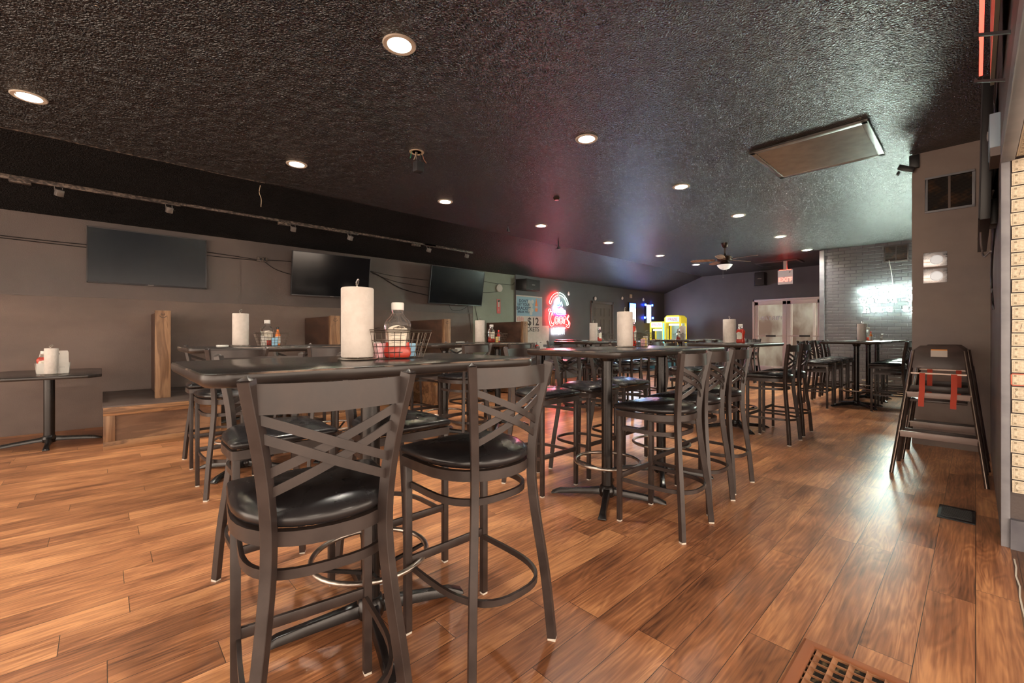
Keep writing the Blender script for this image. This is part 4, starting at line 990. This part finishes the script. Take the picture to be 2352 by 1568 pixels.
def line(txt, x0, y0, adv, h):
    b = MB(); x = x0
    for c_ in txt:
        for st_ in G.get(c_, []):
            ch.flat([(x + p[0] * adv * .84, -.0065, y0 + p[1] * h) for p in st_], .027, .003, up=(0, 1, 0))
        for st_ in G.get(c_, []): b.tube([(x + p[0] * adv * .84, -.02, y0 + p[1] * h) for p in st_], .0090, 6, up=(0, 1, 0))
        x += adv
    return b
line('would drink', .03, -.085, .126, .095).build('upper_words', E_NWHITE, t); line('here again', .09, -.275, .126, .095).build('lower_words', E_NWHITE, t)
ch.build('light_block_strip', M_BLACK, t, smooth=0)  # added black strips keep the sign's light off the brick behind
MB().box(0, 1.40, -.004, .0, -.33, .27).build('backing', M_PANE, t)
cable([(XB - .012, 1.18, 2.2), (XB - .012, 1.20, 2.45), (XB - .012, 1.24, 2.72)], 'white cord rising from the star sign to the brick wall vent', .006, 'white_cable', M_WHITE)

# ================================================================ VENTS, FAN, EXIT SIGN, CEILING BITS
def louvre(name, lab, loc, w_, h, M, n=14, mull=True, lit=None, m=None):
    """register in plane M: local x right, y up, z toward the room"""
    t = thing(name, lab, 'vent', (0, 0, 0)); t.matrix_world = M
    b = MB(); e = .022
    b.box(-w_ / 2 - e, w_ / 2 + e, -h / 2 - e, -h / 2, 0, .014).box(-w_ / 2 - e, w_ / 2 + e, h / 2, h / 2 + e, 0, .014).box(-w_ / 2 - e, -w_ / 2, -h / 2, h / 2, 0, .014).box(w_ / 2, w_ / 2 + e, -h / 2, h / 2, 0, .014)
    b.build('frame', m or M_TRIMG, t, bevel=.002)
    if mull: MB().box(-.009, .009, -h / 2, h / 2, 0, .013).build('mullion', m or M_WALLB, t)
    MB().box(-w_ / 2, w_ / 2, -h / 2, h / 2, .0005, .002).build('backing', lit or M_DARKMETAL, t, smooth=0)
    b = MB()
    for i in range(n): y = -h / 2 + h * (i + .5) / n; b.cbox((0, y, .008), (w_, h / n * .55, .0015), Matrix.Rotation(.6, 3, 'X'))
    b.build('louvres', M_DARKMETAL if m is None else m, t, smooth=0)
    return t
BACKL = noise_mat('metal with painted amber glow', (.02, .014, .01), (.26, .11, .03), (6, 6, 6), .6, lo=.5, hi=.75)  # amber patches paint the glow behind the louvres into the backing
louvre('wall_vent', 'double louvred vent high on the brown pillar wall', None, .32, .33, plane_m((XP - .002, .185, 2.635), (0, -1, 0), (0, 0, 1)), 26, lit=BACKL)
louvre('wall_vent', 'small double louvred vent on the painted brick wall near the ceiling', None, .34, .30, plane_m((XB - .002, 1.13, 2.86), (0, -1, 0), (0, 0, 1)), 14, lit=BACKL, m=M_WALL)
# big ceiling vent
t = thing('ceiling_vent', 'large white slatted ceiling vent on the right, lit greenish', 'vent', (5.52, 1.15, CZ))
mv = noise_mat('grey painted vent metal', (.30, .30, .28), (.38, .38, .36), (8, 8, 8), .40, metal=.55)
ax, ay = .54, .49
b = MB()
for a in ((-ax, ax, -ay, -ay + .05), (-ax, ax, ay - .05, ay), (-ax, -ax + .06, -ay, ay), (ax - .06, ax, -ay, ay)): b.box(a[0], a[1], a[2], a[3], -.022, 0)
b.build('frame', mv, t, bevel=.004)
MB().box(-ax + .05, ax - .05, -ay + .04, ay - .04, -.004, -.001).build('backing', M_DARKMETAL, t, smooth=0)
for i in range(9):
    x = -ax + .06 + (2 * ax - .12) * (i + .5) / 9; MB().cbox((x, 0, -.014), (.084, 2 * ay - .1, .003), Matrix.Rotation(.12, 3, 'Y')).build('slat', mv, t, smooth=0)
t = thing('return_vent', 'dark flat ceiling vent above the exit sign', 'vent', (13.2, 3.6, CZ))
MB().box(-.35, .35, -.5, .5, -.02, 0).build('frame', M_WALLD, t, bevel=.004); MB().box(-.3, .3, -.45, .45, -.024, -.018).build('grille', M_DARKMETAL, t)
# exit sign
t = thing('exit_sign', 'white ceiling hung exit sign with glowing red letters', 'exit sign', (12.9, 3.38, 2.68)); t.rotation_euler = (0, 0, -PI / 2 + .1)
MB().box(-.165, .165, -.022, .022, -.20, .17).build('housing', E_SIGNF, t, bevel=.006); MB().box(-.04, .04, -.03, .03, .17, .42).build('canopy', M_WHITE, t)
b = MB(); vs, fs = text_mesh('EXIT', .15, plane_m((0, -.026, -.085), (1, 0, 0), (0, 0, 1)), .002, .004); b.add(vs, fs); 
for s in (-1, 1): b.add([(s * .125, -.026, -.045), (s * .155, -.026, -.085), (s * .125, -.026, -.125)], [(0, 1, 2)])
b.build('letters', E_EXIT, t, smooth=0)
MB().box(-.13, .13, -.017, .017, .1695, .1725).build('red_uplight', em('exit glow', (1, .02, .01), 14), t)
MB().lathe([(0, 0), (.02, 0), (.02, -.01), (0, -.012)], n=16).xform(Matrix.Translation((.10, -.022, .11)) @ Matrix.Rotation(PI / 2, 4, 'X')).build('test_button', M_HEAD, t)
# ceiling fan
t = thing('ceiling_fan', 'bronze ceiling fan with brown blades and a frosted glass bowl', 'ceiling fan', (9.55, 3.62, CZ))
MB().lathe([(.03, -.10), (.055, -.08), (.068, -.03), (.07, 0)], n=24).build('canopy', M_BRONZE, t)
MB().lathe([(.011, -.27), (.011, -.08)], n=12).lathe([(.035, -.27), (.02, -.23), (.012, -.21)], n=16).build('downrod', M_BRONZE, t)
MB().lathe([(.05, -.44), (.09, -.42), (.085, -.39), (.14, -.375), (.15, -.34), (.145, -.30), (.10, -.27), (.03, -.26)], n=32).build('motor', M_BRONZE, t)
for k in range(5):
    a = k * 2 * PI / 5 + math.radians(-26); R = Matrix.Rotation(a, 4, 'Z')
    b = MB(); b.loft([[R @ Vector((x, y * s_ + .0, -.355 + s_ * y * .18 + dz)) for y, dz in ((-1, 0), (1, 0), (1, .006), (-1, .006))] for x, s_ in ((.20, .045), (.26, .060), (.40, .070), (.55, .072), (.62, .062), (.66, .035), (.67, .01))]); b.build('blade', M_FANW, t)
    b = MB(); b.loft([[R @ Vector((x, y * s_, -.352 + dz)) for y, dz in ((-1, 0), (1, 0), (1, .008), (-1, .008))] for x, s_ in ((.10, .02), (.17, .012), (.24, .04), (.28, .03))]); b.build('blade_arm', M_BRONZE, t)
MB().lathe([(.07, -.47), (.11, -.465), (.12, -.45), (.05, -.44)], n=24).build('light_fitter', M_BRONZE, t)
MB().lathe([(0, -.56), (.05, -.556), (.09, -.54), (.125, -.50), (.15, -.462), (.145, -.46), (.0, -.47)], n=32).build('glass_bowl', E_BOWL, t)
for x, h in ((-.09, .26), (.09, .10)): MB().tube([(x, 0, -.46), (x, 0, -.46 - h)], .0025, 5).lathe([(0, -.02), (.008, -.015), (.006, 0), (0, .004)], (x, 0, -.46 - h), 8).build('pull_chain', M_HEAD, t)
# open junction box with dangling wires
t = thing('junction_box', 'open round ceiling junction box with dangling coloured wires', 'junction box', (2.42, 4.05, CZ))
MB().lathe([(.050, -.002), (.075, -.004), (.077, .0), (.052, .03)], n=24, cap=False).build('ragged_ring', M_BEIGE, t)
MB().lathe([(0, -.0015), (.05, -.0015)], n=24).build('recess', mat('amber recess', (.20, .12, .05), .8), t)
for P, m, r in (([(-.05, .02, 0), (-.07, 0, -.06), (-.085, -.01, -.09)], mat('green wire', (.03, .30, .14), .5), .004), ([(-.01, 0, 0), (-.015, 0, -.04), (-.035, 0, -.09)], M_BEIGE, .004), ([(.005, 0, 0), (0, .01, -.05), (.01, .01, -.09)], M_BEIGE, .004), ([(.06, -.02, -.02), (.07, -.03, -.07), (.10, -.03, -.10)], mat('copper wire', (.45, .18, .10), .4), .003)):
    MB().tube(qp(P, 5), r, 6).build('wire', m, t)
b = MB(); b.cbox((.02, 0, -.155), (.085, .085, .10)); b.bar((.0, 0, -.1), (0, 0, -.0), .006, .01); b.bar((.045, 0, -.1), (.045, 0, -.0), .006, .01); b.build('sensor_block', M_BEZEL, t, bevel=.004)
tag(MB().lathe([(0, -.03), (.03, -.028), (.045, -.01), (.05, 0)], n=24).build('smoke_detector', M_BRONZE, loc=(4.68, 4.06, CZ)), 'small dark round detector on the ceiling in the middle', 'detector')
t = thing('ceiling_bracket', 'small black bracket hanging at the ceiling crease above the neon sign', 'bracket', (6.85, 5.9, CZ))
MB().tube([(0, 0, 0), (0, 0, -.06), (.01, 0, -.12)], .012, 8).cbox((.02, 0, -.14), (.05, .04, .05)).build('body', M_BLACK, t); MB().tube([(0, 0, -.11), (-.10, 0, -.09)], .006, 6).tube([(0, 0, -.12), (-.05, .03, -.17)], .006, 6).build('arm', M_BLACK, t)
t = thing('ceiling_bracket', 'small black bracket on the ceiling left of the pink glow', 'bracket', (5.25, 5.7, CZ))
MB().tube([(0, 0, 0), (.01, 0, -.05)], .010, 8).cbox((.015, 0, -.07), (.04, .03, .05)).build('body', M_BLACK, t)
t = thing('security_camera', 'black camera bracket at the top corner of the brown pillar wall', 'camera', (XP - .01, .45, 3.0))
MB().box(-.02, .02, -.04, .04, -.05, .09).build('mount', M_BLACK, t, bevel=.003); b = MB(); b.cbox((-.05, .06, -.05), (.06, .14, .05), Matrix.Rotation(.5, 3, 'X')); b.build('body', M_BLACK, t, bevel=.004)
b = MB(); b.cbox((-.05, .125, -.085), (.045, .02, .035), Matrix.Rotation(.5, 3, 'X')); b.build('lens', M_SCREEN, t)
# tin plates on the pillar wall
for k, z in enumerate((1.955, 1.785)):
    t = thing('tin_plate', ['upper embossed tin plate on the brown pillar wall', 'lower embossed tin plate on the brown pillar wall'][k], 'plate', (XP - .003, .29, z), -PI / 2, 'tin plates')
    MB().box(-.09, .09, -.004, 0, -.075, .075).build('sheet', M_SILVER, t, bevel=.002)
    MB().lathe([(0, 0), (.042, 0), (.045, .003), (.047, 0), (.05, 0), (.05, .002)], n=32).xform(Matrix.Translation((.01, -.006, -.005)) @ Matrix.Rotation(PI / 2, 4, 'X')).build('embossed_circle', mat('pale blue tin', (.55, .62, .70), .3, .6), t)
    MB().box(-.088, -.04, -.012, -.003, -.03, -.02).build('clip', M_CHROME, t)

# ================================================================ FLOOR REGISTERS
t = thing('floor_register', 'large rust brown floor grate cut off by the bottom edge', 'floor grate', (1.55, .20, 0))
gx, gy = .41, .25; b = MB()
O4 = [(-gx, -gy), (gx, -gy), (gx, gy), (-gx, gy)]
def rr4(i, z): return [(x - math.copysign(i, x), y - math.copysign(i, y), z) for x, y in O4]
b.loft([rr4(0, 0), rr4(.002, .006), rr4(.010, .011), rr4(.036, .011), rr4(.045, .007), rr4(.045, .0005)], caps=False)
b.build('frame', mat('rust red frame', (.30, .105, .045), .42, spec=.4), t, smooth=30)
MB().box(-gx + .04, gx - .04, -gy + .04, gy - .04, .0005, .0025).build('pit', M_DUST, t, smooth=0)
b = MB(); nx = 20
for i in range(nx): x = -gx + .05 + (2 * gx - .1) * i / (nx - 1); b.box(x - .0015, x + .0015, -gy + .045, gy - .045, .002, .010)
b.build('thin_bars', M_RUST, t, smooth=0); b = MB()
for i in range(9): y = -gy + .06 + (2 * gy - .12) * i / 8; b.cbox((0, y, .006), (2 * gx - .09, .018, .0012), Matrix.Rotation(.5, 3, 'X'))
b.build('cross_fins', M_RUST, t, smooth=0)
struct(MB().box(.98, 2.12, -.09, .60, .0002, .0012).build('trim_7', noise_mat('dark worn floor patch', (.03, .025, .022), (.06, .045, .035), (12, 12, 12), .5), smooth=0)) if False else None
t = thing('floor_vent', 'small black floor vent by the right wall', 'vent', (4.04, .085, 0))
MB().box(-.15, .15, -.085, .085, 0, .006).build('frame', M_DARKMETAL, t, bevel=.002); b = MB()
for i in range(10): x = -.10 + .2 * i / 9; b.box(x - .006, x + .006, -.07, .07, .006, .008)
b.build('louvres', mat('dark grey metal', (.05, .05, .052), .4, .4), t, smooth=0)

# ================================================================ HIGH CHAIRS
def high_chair(loc, rz, lab):
    t = thing('high_chair', lab, 'high chair', loc, rz, 'stacked high chairs')
    # local: +x to the sitter's back (away), y across; front feet at x=0
    def rail(p0, p1, nm, m=M_HCMET, w_=.030): return MB().sweep([p0, p1], [(w_ / 2 * math.cos(2 * PI * i / 10), w_ * .45 * math.sin(2 * PI * i / 10)) for i in range(10)]).build(nm, m, t)
    W0, W1, HT = .275, .155, 1.03
    for s in (-1, 1):
        rail((0, s * W0, 0), (.25, s * W1, HT), 'leg'); rail((.50, s * W0, 0), (.30, s * (W1 + .02), .88), 'leg', M_HCWOOD, .034)
    def at(z): u = z / HT; return .25 * u, W0 + (W1 - W0) * u
    def slat(z, h, nm, m, th=.018, ext=0):
        x, w_ = at(z); return MB().box(x - th / 2, x + th / 2, -w_ - ext, w_ + ext, z - h / 2, z + h / 2).build(nm, m, t, bevel=.003)
    slat(.66, .045, 'upper_slat', M_PLATEW); slat(.33, .050, 'lower_slat', M_PLATEW)
    x, w_ = at(.84); MB().bar((x, -w_, .84), (x, w_, .84), .02, .012).build('front_bar', M_HCMET, t)
    b = MB(); x0, w0 = at(.88); x1, w1 = at(1.02)
    P = [(-w0, .885), (w0, .885), (w1 + .005, 1.03), (w1 - .045, 1.075), (-w1 + .045, 1.075), (-w1 - .005, 1.03)]
    fx = lambda z: .25 * z / HT
    n = len(P); b.add([(fx(z) - .008, y, z) for y, z in P] + [(fx(z) + .008, y, z) for y, z in P], [tuple(range(n)), tuple(range(n, 2 * n))[::-1]] + [(i, (i + 1) % n, n + (i + 1) % n, n + i) for i in range(n)])
    bp = b.build('back_panel', M_HCWOOD, t, bevel=.002)
    MB().cbox((fx(1.0) - .012, -.005, 1.008), (.004, .10, .052)).build('sticker', M_CARTON, bp); MB().cbox((fx(1.03) - .013, -.005, 1.038), (.004, .098, .012)).build('sticker_band', mat('orange print', (.85, .35, .08), .6), bp)
    MB().box(.16, .44, -.17, .17, .60, .618).build('seat', M_HCWOOD, t, bevel=.003)
    for z in (.30, .70): u = z / .88; MB().box(.50 - .20 * u - .009, .50 - .20 * u + .009, -W0 + .10 * u, W0 - .10 * u, z - .025, z + .025).build('rear_slat', M_HCWOOD, t, bevel=.003)
    for s in (-1, 1):
        y = s * .095; MB().flat([(at(.835)[0] - .014, y, .842), (at(.76)[0] - .013, y, .76), (at(.69)[0] - .014, y, .69), (at(.64)[0] - .015, y + .004, .61), (at(.60)[0] - .01, y + .004, .565)], .003, .036, up=(0, 1, 0)).build('strap', M_STRAP, t)
    for z in (.655,):
        for s in (-1, 1): MB().bar((.16, s * .17, z), (.40, s * .17, z), .018, .045).build('arm_rail', M_HCWOOD, t)
    return t
high_chair((4.87, .215, 0), 0, 'high chair with red straps by the right wall, front of the two')
high_chair((5.48, .20, 0), 0, 'second high chair pushed close behind the front one')

# ================================================================ RIGHT WALL CLUTTER
t = thing('neon_sign', 'red neon sign over the opening seen edge-on at the top right', 'neon sign', (3.05, YR + .05, 2.72))
MB().box(-.45, .52, -.02, -.005, -.18, .32).build('backing', mat('grey green panel', (.25, .25, .20), .5), t)
MB().flat([(-.45, .03, .10), (.52, .03, .10)], .014, .02).flat([(-.45, .03, -.1), (.52, .03, -.1)], .014, .02).build('red_tube', em('edge on red neon', (1, .05, .03), .6), t)
for k, (x, z) in enumerate(((3.35, 2.72), (3.05, 2.50))):
    pass
for k, x in enumerate((2.75, 3.25)):
    tag(MB().flat([(x, YR - .01, 2.42), (x, YR + .10, 2.46)], .012, .012).cbox((x, YR + .10, 2.46), (.02, .012, .02)).build('thin_bracket', M_BEZEL), ['nearer thin metal arm sticking out over the opening', 'farther thin metal arm sticking out over the opening'][k], 'bracket', 'thin wall arms')
t = thing('media_box', 'pale blue network box mounted high above the wall end', 'box', (3.95, YR + .035, 2.36))
MB().box(-.16, .16, -.035, .01, -.10, .10).build('housing', mat('pale blue plastic', (.35, .50, .62), .35), t, bevel=.004)
MB().box(-.16, .14, -.035, .006, -.15, -.10).build('base', M_HEAD, t); MB().lathe([(0, .0), (.025, 0), (.03, .004), (.012, .006)], n=20).xform(Matrix.Translation((.0, .012, .02)) @ Matrix.Rotation(-PI / 2, 4, 'X')).build('knob', M_WHITE, t)
t = thing('power_strip', 'black power strip with red and green lights below the network box', 'power strip', (4.45, YR + .02, 1.98))
MB().box(-.10, .10, -.02, .014, -.07, .10).build('housing', M_BLACK, t, bevel=.003); MB().box(-.04, .04, .014, .018, .055, .075).build('red_light', E_LED, t)
b = MB()
for i in range(3): b.box(-.02, .02, .014, .017, .025 - .03 * i, .030 - .03 * i)
b.build('green_light', E_LEDG, t)
YY = YR + .012
cable([(3.75, YY, 2.9), (3.9, YY + .01, 2.6), (4.0, YY, 2.5)], 'thin cable running up from the network box', .004)
cable([(4.1, YY, 2.22), (4.3, YY + .015, 2.15), (4.4, YY, 2.06)], 'cable from the network box down to the power strip', .006)
cable([(4.2, YY + .01, 2.1), (4.6, YY + .06, 1.95), (4.7, YY + .05, 1.75), (4.3, YY + .02, 1.72)], 'looping grey cable swinging out from the right wall', .006, m=M_HEAD)
cable([(4.5, YY, 1.9), (4.7, YY + .01, 1.6), (4.72, YY, 1.35)], 'dark cable hanging down the right wall', .006)

# ================================================================ BILLS ON THE WALL END
def bill_mat(nm, c1, c2): return noise_mat(nm, c1, c2, (90, 90, 90), .75, lo=.42, hi=.58)
BM = bill_mat('bill paper', (.70, .60, .44), (.82, .74, .58)); BI = mat('bill ink', (.38, .32, .22), .8); BR = mat('bill red ink', (.66, .16, .10), .8)
def bill_mb(style):
    b = MB(); w_, h = .156, .0663
    b.m(0).box(0, w_, -.0008, 0, -h / 2, h / 2)
    y0, y1 = -.0012, -.0008
    def fr(x0, x1, z0, z1, t_, mi=1):
        b.m(mi).box(x0, x1, y0, y1, z1 - t_, z1).box(x0, x1, y0, y1, z0, z0 + t_).box(x0, x0 + t_, y0, y1, z0, z1).box(x1 - t_, x1, y0, y1, z0, z1)
    fr(.006, w_ - .006, -h / 2 + .006, h / 2 - .006, .0016); fr(.011, w_ - .011, -h / 2 + .011, h / 2 - .011, .0006)
    for cx, r in ((.044, .0125), (.112, .0125), (.078, .017)):
        b.m(1).flat([(cx + r * math.cos(2 * PI * i / 18) * (.85), -.001, r * math.sin(2 * PI * i / 18)) for i in range(18)], .0004, .0011, up=(0, 1, 0), closed=True)
    for cx, cz in ((.016, .020), (.016, -.020), (.140, .020), (.140, -.020)): b.m(1).box(cx - .005, cx + .005, y0, y1, cz - .0045, cz + .0045)
    for z in (-.006, 0, .006): b.m(1).box(.020, .030, y0, y1, z, z + .001)
    if style == 1: fr(.0, w_, -h / 2, h / 2, .005, 2)
    if style == 2: b.m(3).flat([(.03 + .02 * math.cos(a), -.0014, .02 * math.sin(a)) for a in [i * .4 for i in range(12)]] + [(.055, -.0014, -.01), (.07, -.0014, .02)], .0006, .003, up=(0, 1, 0))
    if style == 3: b.m(3).flat([(.03, -.0014, -.015), (.035, -.0014, .015), (.05, -.0014, .014)], .0006, .0025, up=(0, 1, 0)).flat([(.032, -.0014, 0), (.046, -.0014, .001)], .0006, .0025, up=(0, 1, 0)).flat([(.055, -.0014, -.015), (.06, -.0014, .012), (.068, -.0014, -.012)], .0006, .0025, up=(0, 1, 0))
    return b
protos = {s: bill_mb(s).build('dollar_bill', [BM, BI, BR, M_INK], smooth=0) for s in range(4)}; bu = set()
def bill(style, loc, rot, lab, group='bills taped to the wall end'):
    o = protos[style]
    if style in bu: o = o.copy(); COL.objects.link(o)
    bu.add(style); o.location = loc; o.rotation_euler = rot; tag(o, lab, 'banknote', group); return o
k = 0; z = 2.085
while z > .27:
    for c in range(2):
        y = YR - .034 - c * .160 + random.uniform(-.003, .003); st_ = 0
        lab = 'plain dollar bill taped flat in the columns on the wall end'
        gp = 'plain bills taped to the wall end'
        if c == 0 and k == 16: st_, lab, gp = 1, 'dollar bill with a red border, only one in the left column', None
        elif c == 0 and k == 17: st_, lab, gp = 2, 'dollar bill with a big round scribble, just under the red bordered one', None
        elif c == 0 and k == 24: st_, lab, gp = 2, 'lowest dollar bill of the left column, with a looping scribble', None
        elif c == 0 and k == 7: st_, lab, gp = 3, 'dollar bill with handwritten letters in the upper left column', None
        elif c == 0 and k == 8: st_, lab, gp = 3, 'dollar bill with scribbled capitals directly below the first lettered one', None
        elif c == 0 and k == 12: st_, lab, gp = 3, 'dollar bill with handwriting halfway up the left column', None
        bill(st_, (3.6165 - .0004 * (k % 3), y, z), (0, random.uniform(-.02, .02), -PI / 2), lab, gp)
    z -= .0727; k += 1
for i in range(14):
    for c in range(2):
        bill(0, (3.55 - .0675 * i, YR - .050 - .16 * c, 2.1265), (PI / 2, 0, -PI / 2), 'dollar bill taped to the underside of the opening', 'bills under the opening')

# ================================================================ ARCADE MACHINES
def arcade(loc, rz, w_, h, lab, arch):
    t = thing('arcade_machine', lab, 'arcade machine', loc, rz, 'claw machines'); d_ = .52
    MB().box(-w_ / 2, w_ / 2, -d_ / 2, d_ / 2, 0, .85).build('lower_cabinet', mat('teal cabinet', (.05, .18, .2), .5), t)
    b = MB()
    for sx in (-1, 1):
        for sy in (-1, 1): b.box(sx * (w_ / 2) - (.05 if sx > 0 else 0), sx * (w_ / 2) + (.05 if sx < 0 else 0), sy * (d_ / 2) - (.05 if sy > 0 else 0), sy * (d_ / 2) + (.05 if sy < 0 else 0), .85, h - .22)
    b.build('corner_post', E_YEL, t)
    MB().box(-w_ / 2 + .05, w_ / 2 - .05, -d_ / 2 + .01, -d_ / 2 + .015, .85, h - .22).build('glass', M_PANE, t)
    MB().box(-w_ / 2 + .02, w_ / 2 - .02, d_ / 2 - .03, d_ / 2 - .02, .85, h - .22).build('back_mirror', em('pale lit interior', (.5, .75, .7), .03, (.3, .4, .38)), t)
    MB().box(-w_ / 2 + .06, w_ / 2 - .06, -.2, .3, .85, 1.02).build('prizes', noise_mat('plush heap', (.6, .1, .1), (.9, .8, .3), (14, 14, 14), .8), t)
    b = MB()
    if arch: b.loft([[(x, y, h - .22 + z_) for x, z_ in [(-w_ / 2, 0), (w_ / 2, 0), (w_ / 2, .16), (w_ / 2 - .08, .24), (-w_ / 2 + .08, .24), (-w_ / 2, .16)]] for y in (-d_ / 2, d_ / 2)])
    else: b.box(-w_ / 2, w_ / 2, -d_ / 2, d_ / 2, h - .22, h)
    b.build('marquee', E_YEL, t)
    mp_ = MB().box(-w_ / 2 + .05, w_ / 2 - .05, -d_ / 2 - .012, -d_ / 2, h - .19, h - .03).build('marquee_panel', em('lit marquee face', (.75, .95, .95), .06, (.5, .6, .6)), t)
    vs, fs = text_mesh('PRIZE', .12, plane_m((0, -d_ / 2 - .014, h - .11), (1, 0, 0), (0, 0, 1)), .001); MB().add(vs, fs).build('letters', E_RED if False else mat('marquee red', (.8, .1, .15), .5), mp_, smooth=0)
    MB().box(-.2, .2, -.05, 0, h - .30, h - .24).build('inner_lamp', em('cabinet lamp', (.8, 1, .9), .3), t)
    return t
arcade((13.4, 7.15, 0), -PI / 2 + .15, .46, 1.60, 'left yellow lit claw machine in the back corner', False)
a2 = arcade((13.25, 6.52, 0), -PI / 2 + .1, .52, 1.76, 'right taller yellow claw machine with a rounded lit top', True)
MB().box(-.30, -.265, -.29, -.26, .1, 1.54).build('light_tube', E_CYAN, a2)
